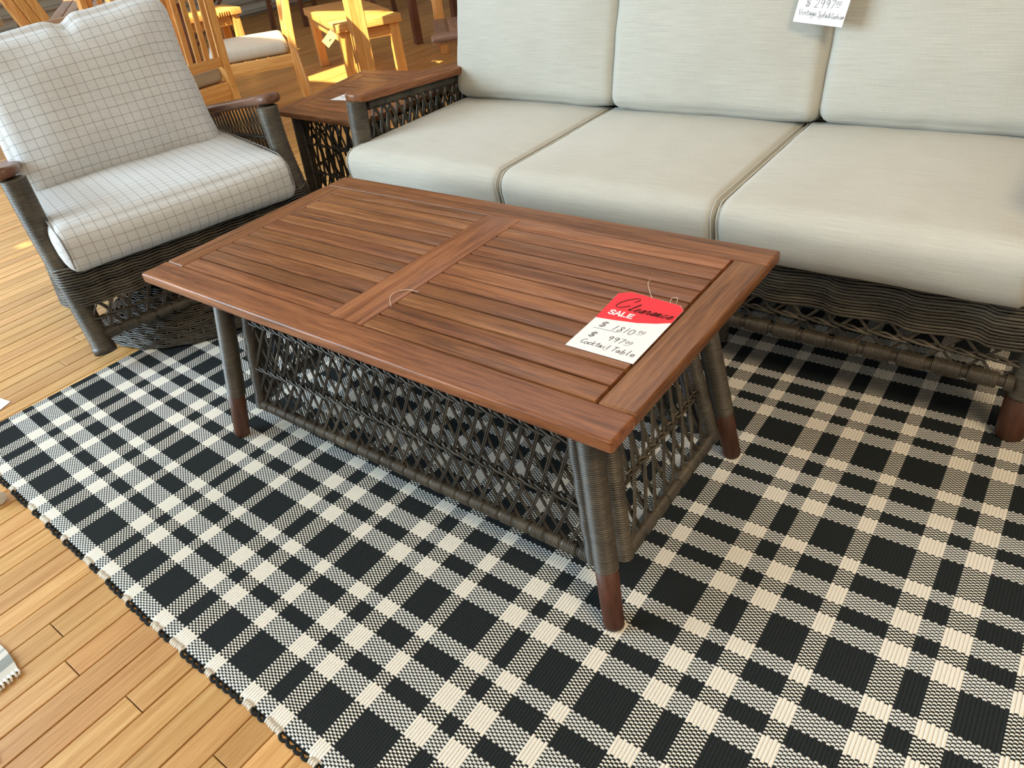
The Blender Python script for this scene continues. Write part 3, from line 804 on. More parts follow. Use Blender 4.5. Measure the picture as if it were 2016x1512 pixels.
for i in range(4):
    (pa, fa_), (pb, fb_) = feet[i], feet[(i + 1) % 4]
    def at(p, f, z): return f.lerp(Vector((p.x, p.y, ZE)), z / ZE)
    q = [at(pa, fa_, .1), at(pb, fb_, .1), at(pb, fb_, ZE - .03), at(pa, fa_, ZE - .03)]
    ins = .05
    B0, B1 = q[0].lerp(q[1], ins), q[1].lerp(q[0], ins); T0, T1 = q[3].lerp(q[2], ins), q[2].lerp(q[3], ins)
    B0, B1, T0, T1 = map(el, (B0, B1, T0, T1)); nrm = (B1 - B0).cross(T0 - B0)
    G().wrap([B0, B1], .0125, .0044, 8).build('wrapped_bottom_rail', 'wicker_b', et)
    G().wrap([T0, T1], .0125, .0044, 8).build('wrapped_top_rail', 'wicker_b', et)
    for a, b in ((B0, T0), (B1, T1)): G().wrap([a, b], .0155, .0048, 8).build('panel_post', 'wicker_b', et)
    stuff(lattice(B0, B1, T0, T1, nrm, 9, .30, (.42, .72), r=.0024, pair=.0055, jit=.012).build('wicker_lattice', 'wicker_b', et))

# ------------------------------------------------------------------ writing
GL = {
 '$': [[(1.15, .80), (.7, .95), (.15, .80), (.25, .56), (.85, .42), (.95, .2), (.5, .04), (-.1, .18)], [(.42, 1.12), (.30, -.10)], [(.78, 1.12), (.66, -.10)]],
 '0': [[(.5, 1), (.18, .8), (.1, .4), (.3, .05), (.6, .05), (.85, .4), (.8, .8), (.5, 1)]],
 '1': [[(.6, 1), (.4, 0)]],
 '2': [[(.1, .8), (.4, 1), (.75, .85), (.65, .5), (.1, .02), (.5, .06), (.9, .02)]],
 '7': [[(.05, .95), (.85, .98), (.55, .5), (.35, 0)]],
 '8': [[(.8, .85), (.5, 1), (.25, .8), (.65, .45), (.75, .15), (.4, 0), (.15, .2), (.5, .5), (.8, .85)]],
 '9': [[(.8, .8), (.5, 1), (.15, .8), (.3, .52), (.65, .6), (.82, .9), (.75, .5), (.6, 0)]],
 'u1': [[(0, 0), (1, .06)]],
 'C': [[(.9, .85), (.6, 1), (.2, .7), (.1, .3), (.4, 0), (.85, .15)]],
 'o': [[(.5, .5), (.15, .35), (.2, .05), (.6, .02), (.85, .3), (.5, .5)]],
 'c': [[(.8, .42), (.5, .52), (.15, .3), (.3, .02), (.8, .1)]],
 'k': [[(.2, 1), (.15, 0)], [(.75, .55), (.2, .28), (.8, 0)]],
 't': [[(.5, .95), (.4, .1), (.7, .02)], [(.1, .58), (.85, .62)]],
 'a': [[(.7, .5), (.3, .48), (.12, .2), (.35, .02), (.68, .4), (.7, .1), (.95, .02)]],
 'i': [[(.5, .5), (.42, .05), (.65, .02)], [(.55, .8), (.56, .84)]],
 'l': [[(.5, 1), (.4, .1), (.65, .02)]],
 'T': [[(.0, .95), (1, 1)], [(.55, .97), (.42, 0)]],
 'b': [[(.3, 1), (.18, .05), (.55, .02), (.8, .25), (.55, .5), (.22, .3)]],
 'e': [[(.15, .25), (.75, .32), (.6, .52), (.25, .42), (.15, .15), (.45, 0), (.9, .12)]],
 'V': [[(.05, 1), (.4, 0), (.95, 1)]],
 'n': [[(.15, .5), (.12, 0)], [(.14, .3), (.45, .52), (.7, .4), (.72, 0)]],
 'g': [[(.72, .45), (.35, .52), (.12, .25), (.4, .05), (.72, .4), (.7, -.25), (.4, -.42), (.1, -.25)]],
 'S': [[(.85, .85), (.5, 1), (.18, .8), (.7, .4), (.72, .12), (.4, 0), (.08, .12)]],
 'f': [[(.85, .95), (.55, 1), (.42, .6), (.35, 0)], [(.1, .52), (.8, .56)]],
 '&': [[(.75, .05), (.2, .75), (.45, .95), (.6, .7), (.1, .2), (.35, 0), (.85, .4)]],
 'u': [[(.12, .5), (.15, .08), (.5, .02), (.75, .45)], [(.76, .5), (.78, .08), (.95, .02)]],
 's': [[(.75, .45), (.4, .52), (.3, .36), (.7, .2), (.5, .0), (.1, .05)]],
 'h': [[(.2, 1), (.12, 0)], [(.14, .3), (.5, .5), (.72, .35), (.75, 0)]],
 'r': [[(.2, .5), (.18, 0)], [(.18, .28), (.45, .5), (.8, .46)]],
 'P': [[(.15, 0), (.15, 1)]],
 # joined script letters, each ending where the next begins
 'sC': [[(.85, .72), (.95, .98), (.70, 1.12), (.30, .90), (.02, .48), (.10, .10), (.45, .0), (.85, .22), (1.0, .35)]],
 'sl': [[(-.12, .10), (.16, .34), (.46, .92), (.44, 1.12), (.30, 1.0), (.16, .45), (.16, .10), (.34, .0), (.70, .20)]],
 'se': [[(-.1, .14), (.38, .26), (.58, .46), (.40, .52), (.16, .30), (.22, .04), (.5, .0), (.9, .26)]],
 'sa': [[(.62, .46), (.36, .52), (.06, .24), (.18, .0), (.42, .14), (.64, .50), (.52, .10), (.66, .0), (.95, .26)]],
 'sr': [[(-.1, .14), (.22, .56), (.30, .44), (.52, .46), (.42, .12), (.55, .0), (.9, .28)]],
 'sn': [[(-.1, .2), (.16, .50), (.10, .02), (.28, .36), (.46, .50), (.50, .30), (.46, .06), (.6, .0), (.92, .26)]],
 'sc': [[(.58, .40), (.48, .52), (.14, .30), (.14, .06), (.36, .0), (.85, .24)]],
 # block capitals as centre lines for heavy strokes
 'BS': [[(.88, .80), (.62, .97), (.28, .92), (.16, .72), (.34, .56), (.68, .44), (.82, .26), (.66, .06), (.34, .02), (.1, .18)]],
 'BA': [[(.02, 0), (.48, 1), (.96, 0)], [(.22, .32), (.76, .32)]],
 'BL': [[(.16, 1), (.16, .06), (.82, .06)]],
 'BE': [[(.84, .94), (.16, .94), (.16, .06), (.86, .06)], [(.18, .51), (.74, .51)]],
}
def write(g, seq, x, y, h, adv, w, z, slant=0.0, straight=False, pen=None, wid=.62, jit=0.0, rise=0.0):
    """lay pen strokes as thin flat ribbons; seq is a list of glyph names"""
    rn = random.Random(len(seq) * 13 + int(x * 1e4)); lift = 0
    for ch in seq:
        if ch != ' ':
            for st in GL[ch]:
                dx, dy = rn.uniform(-jit, jit), rn.uniform(-jit, jit)
                P = [Vector((x + dx + (px * wid + py * slant) * h, y + dy + py * h, 0)) for px, py in st]
                if (not straight or len(st) > 6) and len(P) > 2: P = smooth_path(P, 5)
                vs = []; lift += 1; zl = z + lift * 2.5e-5
                for i, p in enumerate(P):
                    T = P[min(i + 1, len(P) - 1)] - P[max(i - 1, 0)]
                    T = T.normalized() if T.length > 1e-9 else Vector((1, 0, 0))
                    N = Vector((-T.y, T.x, 0)); ww = w
                    if pen: ww = w * (.28 + .72 * abs(T.dot(pen)))
                    q = p + (T * -w * .5 if straight and i == 0 else (T * w * .5 if straight and i == len(P) - 1 else Vector()))
                    if straight and len(st) <= 6 and 0 < i < len(P) - 1:
                        a = (P[i] - P[i - 1]).normalized(); b = (P[i + 1] - P[i]).normalized(); N = Vector((-(a + b).y, (a + b).x, 0)).normalized()
                        ww = w / max(.5, N.dot(Vector((-a.y, a.x, 0))))
                    vs += [q + N * ww / 2 + Vector((0, 0, zl)), q - N * ww / 2 + Vector((0, 0, zl))]
                g.add(vs, [(2 * i, 2 * i + 1, 2 * i + 3, 2 * i + 2) for i in range(len(P) - 1)])
        x += adv * h; y += rise * h
    return x, y
def flat(name, pts, t, m, parent, z=0.0):
    n = len(pts); g = G(); g.add([(x, y, z) for x, y in pts] + [(x, y, z - t) for x, y in pts], [tuple(range(n)), tuple(range(2 * n - 1, n - 1, -1))] + [(i, i + n, (i + 1) % n + n, (i + 1) % n) for i in range(n)])
    return g.build(name, m, parent, False)

# clearance tag on the coffee table
ctag = thing('price_tag', 'red and white clearance price tag lying on the slatted coffee table', 'price tag', (.475, -.138, HT + .0009), 0)
tw = .0615
flat('card', [(-tw, 0), (tw, 0), (tw - .001, .176), (tw - .013, .188), (-tw + .014, .196), (-tw - .006, .182), (-tw + .0, .094)], .0007, 'white_paper', ctag)
flat('red_header', [(-tw + .0002, .0945), (-.03, .099), (.01, .107), (.04, .1185), (tw - .0006, .131), (tw - .0012, .1755), (tw - .0135, .1872), (-tw + .0143, .1952), (-tw - .0055, .1818)], .0002, 'red_print', ctag, .0004)
PEN = Vector((.5, .87, 0)).normalized()
g = G(); write(g, ['sC'], -.052, .1385, .036, .62, .0024, .0008, .30, pen=PEN)
write(g, ['sl', 'se', 'sa', 'sr', 'sa', 'sn', 'sc', 'se'], -.0235, .1355, .0235, .42, .0019, .0008, .32, pen=PEN, wid=.43, rise=.012)
g.build('clearance_lettering', 'script_ink', ctag, False)['label'] = 'dark script word on the red header'
g = G(); write(g, ['BS', 'BA', 'BL', 'BE'], -.0495, .1135, .0135, .86, .0031, .0008, 0, straight=True, wid=.80)
g.build('sale_lettering', 'white_paper', ctag, False)['label'] = 'white block capitals on the red header'
g = G()
write(g, ['$'], -.043, .0725, .0155, 1, .0011, .0003, .12)
write(g, ['1', '8', '1', '0'], -.020, .0700, .0165, .62, .0011, .0003, .12, jit=.0006)
write(g, ['0', '0'], .026, .0805, .0078, .80, .0008, .0003, .1); write(g, ['u1'], .025, .0755, .016, 1, .0007, .0003)
write(g, ['u1'], -.048, .0650, .042, 1, .0008, .0003, wid=1.0)
write(g, ['$'], -.043, .0385, .0145, 1, .0011, .0003, .12)
write(g, ['9', '9', '7'], -.010, .0400, .0140, .74, .0011, .0003, .12)
write(g, ['0', '0'], .022, .0445, .0080, .80, .0008, .0003, .1); write(g, ['u1'], .022, .0395, .016, 1, .0007, .0003)
write(g, list('Cocktail'), -.045, .0165, .0125, .53, .0011, .0003, .1, jit=.0004)
write(g, list('Table'), .012, .0155, .0138, .60, .0011, .0003, .1, jit=.0004)
write(g, ['u1'], .000, .0125, .010, 1, .0006, .0003)
stuff(g.build('handwriting', 'ink', ctag, False))
g = G()
g.tube(smooth_path([(-.004, .188, .0015), (-.018, .205, .004), (-.032, .226, .006), (-.038, .245, .003)], 5), .0005, 5)
g.build('tag_string', 'thread', ctag); g = G()
g.tube(smooth_path([(.030, .187, .001), (.028, .199, .004), (.036, .203, .004), (.040, .190, .001)], 5), .0005, 5)
g.build('tag_string', 'thread', ctag)
# loose thread by the middle rail
g = G(); g.tube(smooth_path([(.050, -.172, 0), (.026, -.150, .001), (.019, -.128, .001), (.036, -.113, .002), (.062, -.108, .001)], 6), .0006, 5)
lt = g.build('loose_thread', 'thread'); lt.location = (0, 0, HT + .0007); tag(lt, 'fine pale thread lying curled on the table middle rail', 'thread')

# card hanging on the sofa back
def hang_card():
    o = thing('price_card', 'white handwritten price card hanging over the gap between two sofa back cushions', 'price tag', (.408, 1.080, .816))
    o.rotation_euler = (Matrix.Rotation(math.radians(-4), 4, 'Z') @ Matrix.Rotation(math.radians(77), 4, 'X') @ Matrix.Rotation(math.radians(-4.5), 4, 'Z')).to_euler()
    W, H = .0625, .10
    flat('card', [(-W - .003, -H), (W - .005, -H - .002), (W + .002, .03), (-W + .002, .03)], .0006, 'white_paper', o)
    g = G()
    write(g, ['$'], -.044, -.064, .017, 1, .0010, .0003, .1)
    write(g, list('2997'), -.022, -.065, .018, .72, .0010, .0003, .1)
    write(g, ['0', '0'], .030, -.056, .0085, .8, .0008, .0003, .1); write(g, ['u1'], .030, -.0605, .016, 1, .0007, .0003)
    write(g, list('Vintage'), -.056, -.083, .0125, .50, .0009, .0003, .08, jit=.0004)
    write(g, list('Sofa'), -.008, -.085, .0125, .48, .0010, .0003, .08, jit=.0004)
    write(g, list('&'), .0175, -.085, .0115, .5, .0009, .0003, .08)
    write(g, list('Cushion'), .0260, -.085, .0110, .40, .0009, .0003, .08, wid=.40)
    write(g, ['u1'], -.004, -.0885, .008, 1, .0007, .0003)
    stuff(g.build('handwriting', 'ink', o, False))
    G().tube(smooth_path([(0, .026, .0008), (.002, .08, -.004), (.004, .15, -.012), (.004, .215, -.055)], 4), .0007, 5).build('tag_string', 'thread', o)
    return o
hang_card()
ec = thing('price_card', 'small white card lying on the wedge end table by the sofa arm', 'price tag', (-1.262, .928, ZE + .0016), math.radians(12))
flat('card', [(-.05, -.035), (.045, -.045), (.06, .03), (-.035, .045)], .0008, 'white_paper', ec)
g = G(); write(g, list('Tabl'), -.03, -.008, .016, .6, .001, .0004); stuff(g.build('handwriting', 'ink', ec, False))

# ------------------------------------------------------------------ furniture in the sunny part of the shop
def dining_chair(name, label, loc, rz, slats=8, cush=True, straps=False, curve=.05, m='teak', group='teak dining chairs'):
    """teak side chair facing its own +x; origin on the floor under the back"""
    o = thing(name, label, 'chair', loc, rz, group)
    W = .50; D = .46
    def back_x(z): return -.055 * max(0, (z - .42) / .5) ** 1.3 - curve * max(0, (.42 - z) / .42) ** 1.6
    for sy in (-1, 1):
        y = sy * (W / 2 - .02); zs = np.linspace(.0005, .92, 13); g = G(); vs = []
        for z in zs:
            x = back_x(z); d = .034 if z < .35 else .026
            for (ax, ay) in ((-d, -.0185), (d, -.0185), (d, .0185), (-d, .0185)): vs.append((x + ax * .8, y + ay, z))
        fs = [(0, 3, 2, 1), tuple(12 * 4 + k for k in range(4))]
        for i in range(12):
            for k in range(4): fs.append((i * 4 + k, i * 4 + (k + 1) % 4, (i + 1) * 4 + (k + 1) % 4, (i + 1) * 4 + k))
        g.add(vs, fs); g.build('rear_leg', m + '_z', o, False, .003, 1)
        g = G(); g.box((D - .03, sy * (W / 2 - .022), .205), (.04, .04, .41)); g.build('front_leg', m + '_z', o, False, .003, 1)
        board('side_rail', D - .03, .022, .065, m, o, (D / 2 - .01, sy * (W / 2 - .022), .378), 0, .002)
    board('front_rail', W - .06, .022, .06, m, o, (D - .03, 0, .38), PI / 2, .002)
    board('rear_rail', W - .06, .024, .075, m, o, (-.002, 0, .375), PI / 2, .002)
    for k in range(7): board('seat_slat', W - .07, D / 7 - .008, .016, m, o, (.02 + D / 7 * (k + .45), 0, .4025), PI / 2, .002)
    board('lower_back_rail', W - .06, .022, .045, m, o, (back_x(.51), 0, .51), PI / 2, .002)
    board('top_rail', W - .02, .026, .07, m, o, (back_x(.9) + .002, 0, .91), PI / 2, .004)
    nsl = slats
    for k in range(nsl):
        y = -(W / 2 - .06) + (W - .12) * k / (nsl - 1)
        g = G(); g.bar((back_x(.53), y, .525), (back_x(.88), y, .885), .026, .012, (1, 0, 0)); g.build('back_slat', m + '_z', o, False, .002, 1)
    if cush:
        c = cushion('seat_cushion', (W - .05, D - .02, .075), (.03, .03, .032), (0, 0, (0, .012)), 12, 'grey_fabric', None, (0, 0, 0), wr=.001)
        mw = Matrix.Translation(loc) @ Matrix.Rotation(rz, 4, 'Z') @ Matrix.Translation((D / 2 + .01, 0, .4500)) @ Matrix.Rotation(PI / 2, 4, 'Z')
        c.location = mw.to_translation(); c.rotation_euler = mw.to_euler()
        tag(c, cush, 'cushion', 'dining seat pads')
        if straps:
            for sy in (-1, 1):
                X = sy * (W / 2 - .030)
                g = G(); s1 = smooth_path([(X, D / 2 - .03, .004), (X + sy * .02, D / 2 - .0, -.006), (X + sy * .036, D / 2 + .02, -.04), (X + sy * .040, D / 2 + .03, -.16), (X + sy * .036, D / 2 + .045, -.27)], 4)
                vs = []
                for p in s1: vs += [p + Vector((-.006, 0, 0)), p + Vector((.006, .0, 0)), p + Vector((.006, .0015, 0.0)), p + Vector((-.006, .0015, 0))]
                fs = []
                for i in range(len(s1) - 1):
                    for k in range(4): fs.append((i * 4 + k, i * 4 + (k + 1) % 4, (i + 1) * 4 + (k + 1) % 4, (i + 1) * 4 + k))
                g.add(vs, fs); g.build('tie_strap', 'strap', c, False)
    return o
dining_chair('dining_chair', 'slat-back teak dining chair nearest the wicker armchair, seen from behind', (-2.55, 1.045, FL), PI, 9, 'pale grey seat pad on the slat-back chair seen from behind')
dining_chair('dining_chair', 'teak dining chair seen side-on, its back toward the bench', (-2.93, 1.985, FL), math.atan2(-.83, -.56), 8, 'thick beige seat pad with hanging ties on the side-on teak chair', True, .05)

def bench(label, N, e1, L, Wd, H, lit=True, group=None):
    """slatted teak bench: boards across, open group of thin slats near one end"""
    e1 = Vector((e1[0], e1[1])).normalized(); rz = math.atan2(e1.y, e1.x); o = thing('teak_bench', label, 'bench', (N[0], N[1], FL), rz, group)
    # local x along the length from the near corner, local y toward the bench's left when looking along it
    T = .05; side = -1
    yy = side * Wd / 2
    def bd(x0, x1): board('seat_board', Wd, x1 - x0 - .004, T, 'teak', o, ((x0 + x1) / 2, yy, H - T / 2), PI / 2, .004)
    bd(0, .10); x = .11
    for k in range(8):
        board('thin_slat', Wd - .01, .011, T - .006, 'teak', o, (x + .006, yy, H - T / 2 - .003), PI / 2, .001, 1); x += .0205 if k != 4 else .036
    bd(x, x + .33); bd(x + .33, x + .62 if L > 1 else L)
    if L > x + .64: bd(x + .62, L)
    for lx in (.06, L - .08):
        for ly in (.05, Wd - .05):
            g = G(); g.box((lx, side * ly, (H - T) / 2), (.066, .066, H - T - .001)); g.build('leg', 'teak_z', o, False, .003, 1)
    for ly in (.05, Wd - .05): board('apron', L - .2, .025, .075, 'teak', o, (L / 2, side * ly, H - T - .0385), 0, .002)
    for lx in (.06, L - .08): board('end_apron', Wd - .16, .025, .075, 'teak', o, (lx, side * Wd / 2, H - T - .0385), PI / 2, .002)
    return o
bn = bench('sunlit slatted teak bench with a kraft hang tag', (-3.10, 2.50), (-.866, .5), 1.24, .45, .425)
kt = thing('hang_tag', 'brown kraft hang tag dangling from the sunlit teak bench end', 'tag', (-3.26, 2.560, .325), 0)
kt.rotation_euler = (math.radians(80), math.radians(-40), math.radians(38))
flat('card', [(-.05, -.03), (.05, -.03), (.05, .03), (-.05, .03)], .001, 'kraft', kt)
flat('printed_patch', [(-.015, -.012), (.008, -.012), (.008, -.004), (-.015, -.004)], .0003, 'ink', kt, .0005)
bench('slatted teak bench behind the two dining chairs, its top in full sun', (-5.10, 3.20), (-.30, -.95), 1.3, .48, .43)

# square teak post standing in the sun
dt = thing('display_post', 'square sunlit teak post standing upright in front of the bench', 'post', (-2.83, 2.45, FL), math.radians(-25))
g = G(); g.box((0, 0, .93), (.095, .095, 1.78)); g.build('upright', 'teak_z', dt, False, .004, 1)
board('foot_board', .34, .08, .04, 'teak', dt, (0, 0, .0205), 0, .003); 
board('cap', .13, .13, .03, 'teak', dt, (0, 0, 1.835), 0, .004)

# reddish side table with a rounded front edge beyond the sofa back
st = thing('side_table', 'reddish slatted side table with a rounded front edge, half hidden by the sofa back', 'table', (-1.67, 1.87, FL), math.atan2(.68, .73))
g = G(); sec = [(0.0, .46), (-.014, .464), (-.022, .478), (-.022, .492), (-.014, .505), (0, .509), (.05, .509), (.05, .46)]
n = len(sec); vs = []
xsl = [(0.0, .45), (.008, .8), (.03, 1.0), (.70, 1.0)]
for X, k in xsl:
    for (y, z) in sec: vs.append((X, y, .4845 + (z - .4845) * k))
fs = [tuple(range(n - 1, -1, -1)), tuple((len(xsl) - 1) * n + k for k in range(n))]
for i in range(len(xsl) - 1):
    for k in range(n): fs.append((i * n + k, i * n + (k + 1) % n, (i + 1) * n + (k + 1) % n, (i + 1) * n + k))
g.add(vs, fs); sharp(g.build('front_rail', 'ipe_dark', st), 1.2)
for k in range(9): board('top_slat', .44, .068, .02, 'ipe_dark', st, (.055 + .074 * k, .275, .496), PI / 2, .003)
for lx in (.15, .64):
    for ly in (.05, .44):
        g = G(); g.box((lx, ly, .238), (.045, .045, .475)); g.build('leg', 'brown_z', st, False, .003, 1)

# farther pieces between bench and sofa
fo = thing('console_table', 'brown teak console with two posts and a deep apron beyond the sunlit post', 'table', (-3.70, 4.02, FL), math.radians(-28))
for x, m in ((0, 'brown_z'), (.62, 'teak_z')):  # sunlight on the right posts put into the colour: teak against brown
    for y in (-.12, .25):
        g = G(); g.box((x, y, .38), (.075, .06, .76)); g.build('leg', m, fo, False, .003, 1)
for y in (-.12, .25): board('apron', .60, .03, .12, 'teak', fo, (.31, y, .43), 0, .003)
board('top', .82, .50, .03, 'teak', fo, (.31, .06, .775), 0, .004)
board('low_rail', .60, .06, .02, 'oldteak', fo, (.31, .25, .06), 0, .003)

def post_stool(label, loc, rz, m='brown_z'):
    o = thing('bar_stool', label, 'stool', loc, rz, 'dark bar stools')
    for sx in (-1, 1):
        for sy in (-1, 1):
            g = G(); g.bar((sx * .19, sy * .19, .0005), (sx * .15, sy * .15, .68), .045, .045); g.build('leg', m, o, False, .003, 1)
    board('seat', .40, .40, .03, 'ipe_dark', o, (0, 0, .70), 0, .006)
    for s in (-1, 1):
        board('footrest', .34, .03, .02, 'ipe_dark', o, (0, s * .175, .25), 0, .002)
        board('footrest', .34, .03, .02, 'ipe_dark', o, (s * .175, 0, .33), PI / 2, .002)
    return o
post_stool('dark brown stool in shade by the painted wall boards', (-6.25, 4.62, FL), .5)
post_stool('dark brown stool in shade behind the far end of the sunlit bench', (-5.45, 5.0, FL), .2)
post_stool('dark brown stool standing in shade behind the console', (-4.6, 5.7, FL), .9)

def folding_chair(label, loc, rz):
    o = thing('folding_chair', label, 'chair', loc, rz)
    for sy in (-1, 1):
        g = G(); g.bar((.24, sy * .21, .0005), (-.20, sy * .21, .86), .022, .05, (0, 1, 0)); g.build('frame_leg', 'brown_z', o, False, .003, 1)
        g = G(); g.bar((-.22, sy * .185, .0005), (.22, sy * .185, .44), .022, .05, (0, 1, 0)); g.build('cross_leg', 'brown_z', o, False, .003, 1)
        g = G(); g.tube([(.02, sy * .222, .43), (.02, sy * .236, .43)], .013, 8); g.tube([(0.015, sy * .215, .24), (0.015, sy * .238, .24)], .013, 8); g.build('pivot_bolt', 'brass', o)
    for k in range(6): board('seat_slat', .38, .05, .016, 'ipe_dark', o, (-.14 + .062 * k, 0, .448), PI / 2, .002)
    for k in range(4): board('back_slat', .40, .014, .05, 'ipe_dark', o, (-.085 - .032 * k, 0, .635 + .065 * k), PI / 2, .002)
    return o
folding_chair('dark brown folding chair with pale bolt heads near the painted wall boards', (-6.55, 3.75, FL), 1.1)

# ------------------------------------------------------------------ group behind the armchair's back cushion
dining_chair('dining_chair', 'slat-back teak dining chair in shade, farther than the one behind the armchair', (-3.42, 1.325, FL), PI, 8, 'pinkish grey seat pad on the shaded slat-back chair')
tb = thing('garden_table', 'dull brown slatted table top showing above the check back cushion', 'table', (-4.42, 1.84, FL), math.radians(-29))
for k in range(11): board('top_slat', 1.30, .066, .025, 'oldteak', tb, (0, -.36 + .072 * k, .708), 0, .002)
for sx in (-1, 1): board('end_rail', .80, .09, .028, 'oldteak', tb, (sx * .70, 0, .707), PI / 2, .003)
for sx in (-1, 1):
    for sy in (-1, 1):
        g = G(); g.box((sx * .62, sy * .33, .346), (.06, .06, .691)); g.build('leg', 'brown_z', tb, False, .003, 1)
def upright_boards():
    o = thing('folded_lounger', 'light teak boards of a folded lounger leaning up behind the armchair cushion', 'lounger', (-4.55, 1.44, FL), 0)
    for k in range(3):
        g = G(); g.bar((0, k * .066, .006), (-.02, k * .066 - .36, 1.2), .060, .035, (0, 1, 0)) if False else None
        g = G(); q = Vector((0, -.29, .957)); rot = Matrix((Vector((1, 0, 0)), Vector((0, .957, .29)), q)).transposed()
        g.box(Vector((0, k * .066, .010)) + q * .6, (.035, .060, 1.2), rot); g.build('board', 'teak_z', o, False, .004, 1)
    for t in (.12, 1.1):
        q = Vector((0, -.29, .957)) * t; board('batten', .21, .05, .02, 'oldteak', o, (-.03, .066 + q.y, q.z + .01), PI / 2, .002)
    return o
upright_boards()
fc = thing('folding_chair', 'dark reddish brown curved chair frame beside the folded lounger', 'chair', (-4.66, .72, FL), math.radians(75))
for sy in (-1, 1):
    pts = smooth_path([(.30, sy * .22, .012), (.10, sy * .22, .40), (-.02, sy * .22, .62), (-.10, sy * .22, 1.0)], 5)
    g = G(); vs = []
    for p in pts: vs += [p + Vector((-.03, -.011, 0)), p + Vector((.03, -.011, 0)), p + Vector((.03, .011, 0)), p + Vector((-.03, .011, 0))]
    fs = [(3, 2, 1, 0), tuple(len(vs) - 4 + k for k in range(4))]
    for i in range(len(pts) - 1):
        for k in range(4): fs.append((i * 4 + k, i * 4 + (k + 1) % 4, (i + 1) * 4 + (k + 1) % 4, (i + 1) * 4 + k))
    g.add(vs, fs); g.build('curved_leg', 'brown_z', fc, False, .003, 1)
    board('arm', .46, .05, .022, 'ipe_dark', fc, (.12, sy * .22, .62), 0, .005)
    g = G(); g.tube([(.06, sy * .232, .52), (.06, sy * .24, .52)], .010, 8); g.build('bolt', 'brass', fc)
    g = G(); g.box((.30, sy * .22, .30), (.04, .03, .6)); g.build('front_leg', 'brown_z', fc, False, .003, 1)
for k in range(6): board('seat_slat', .43, .055, .016, 'ipe_dark', fc, (.0 + .064 * k, 0, .42), PI / 2, .002)
for k in range(5): board('back_slat', .43, .016, .05, 'ipe_dark', fc, (-.03 - .016 * k, 0, .66 + .075 * k), PI / 2, .002)
mc = thing('metal_chair', 'black metal chair by the painted wall boards behind the folded furniture', 'chair', (-6.75, 2.02, FL), .3)
g = G()
for sx in (-1, 1):
    for sy in (-1, 1): g.tube([(sx * .22, sy * .22, .0), (sx * .19, sy * .2, .44)], .014, 8)
g.build('legs', 'black_metal', mc)
board('seat', .44, .44, .03, 'black_metal', mc, (0, 0, .455), 0, .01)
g = G(); g.tube(smooth_path([(-.19, -.2, .44), (-.26, -.2, .72), (-.27, 0, .80), (-.26, .2, .72), (-.19, .2, .44)], 5), .015, 8); g.build('back_hoop', 'black_metal', mc)
rs = thing('side_table', 'small round white pedestal table near the black metal chair', 'table', (-5.20, 1.13, FL))
g = G(); g.tube([(0, 0, .655), (0, 0, .66), (0, 0, .700), (0, 0, .706)], [.216, .22, .22, .214], 28); sharp(g.build('top', 'white_plastic', rs))
g = G(); g.tube([(0, 0, .0005), (0, 0, .02), (0, 0, .04), (0, 0, .656)], [.16, .16, .13, .13], 20); sharp(g.build('pedestal', 'white_plastic', rs))

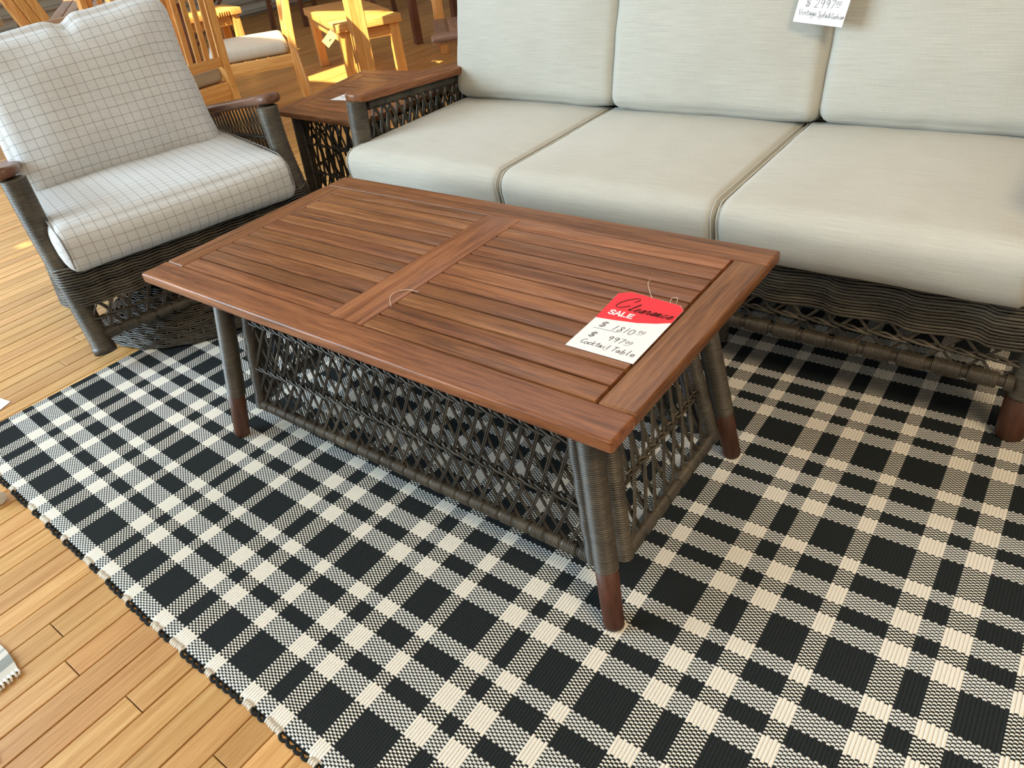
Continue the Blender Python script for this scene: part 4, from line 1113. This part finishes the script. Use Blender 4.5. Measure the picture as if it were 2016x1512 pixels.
# ------------------------------------------------------------------ small things at the left of the floor
pc = thing('paper_card', 'bluish white paper card on the boards at the rug corner', 'card', (-1.40, -.575, FL + .002), math.radians(20))
flat('card', [(-.09, -.07), (.055, -.045), (.05, .035), (-.08, .06)], .0012, 'white_paper', pc)
tbm = tag(G().tube([(-1.02, -.80, FL + .019), (-.895, -.742, FL + .0185), (-.888, -.739, FL + .0185)], [.017, .017, .0155], 18).build('white_tube', 'white_plastic'), 'end of a plain white tube lying on the boards beside the rug edge', 'tube')
sharp(tbm)
def cloth_corner():
    g = G(); nu_, nv_ = 26, 20; uv = []
    for i in range(nu_):
        for j in range(nv_):
            a, b = i / (nu_ - 1), j / (nv_ - 1)
            x = -.344 - .30 * a + .004 * math.sin(b * 9); y = -.934 - .26 * b + .006 * math.sin(a * 7)
            z = FL + .006 + .003 * math.sin(a * 9 + b * 6) * min(1, 6 * a)
            g.v.append((x, y, z)); uv.append((.012 + .30 * a, .26 * b))
    g.f = [(i * nv_ + j, (i + 1) * nv_ + j, (i + 1) * nv_ + j + 1, i * nv_ + j + 1) for i in range(nu_ - 1) for j in range(nv_ - 1)]
    g.uv = uv
    o = thing('striped_throw', 'grey and cream striped cloth corner with a fringed hem on the bare boards', 'cloth')
    g.build('cloth', 'stripe_cloth', o)
    f = G()
    for k in range(34):
        b = k / 33; x = -.345 + .004 * math.sin(b * 9); y = -.936 - .256 * b
        f.tube([(x - .004, y, FL + .007), (x + .005, y + .002, FL + .006), (x + .012, y + random.uniform(-.004, .004), FL + .003)], .0026, 5)
    stuff(f.build('fringe', 'rug_cream', o)); return o
cloth_corner()
G_ = G()
for i in range(9):
    for j in range(9): G_.v.append((-.19 - .035 * i, -1.035 - .03 * j + .004 * math.sin(i), FL + .004 + .012 * math.sin(min(1, i / 3) * PI / 2) * math.sin(min(1, (j + .4) / 3) * PI / 2)))
G_.f = [(i * 9 + j, (i + 1) * 9 + j, (i + 1) * 9 + j + 1, i * 9 + j + 1) for i in range(8) for j in range(8)]
tag(G_.build('blue_cloth', 'blue_cloth'), 'edge of a pale blue cloth on the bare boards', 'cloth')
lf = G(); lf.add([(0, 0, .004), (.05, -.02, .001), (.09, .0, .006), (.05, .025, .002)], [(0, 1, 2, 3)]); lf.add([(0, 0, .002), (.05, -.02, -.001), (.09, .0, .004), (.05, .025, 0)], [(3, 2, 1, 0)])
lo = lf.build('paper_scrap', 'wallboard', None, False); lo.location = (-2.40, -.20, FL + .002); tag(lo, 'grey paper scrap on the boards behind the armchair', 'scrap')
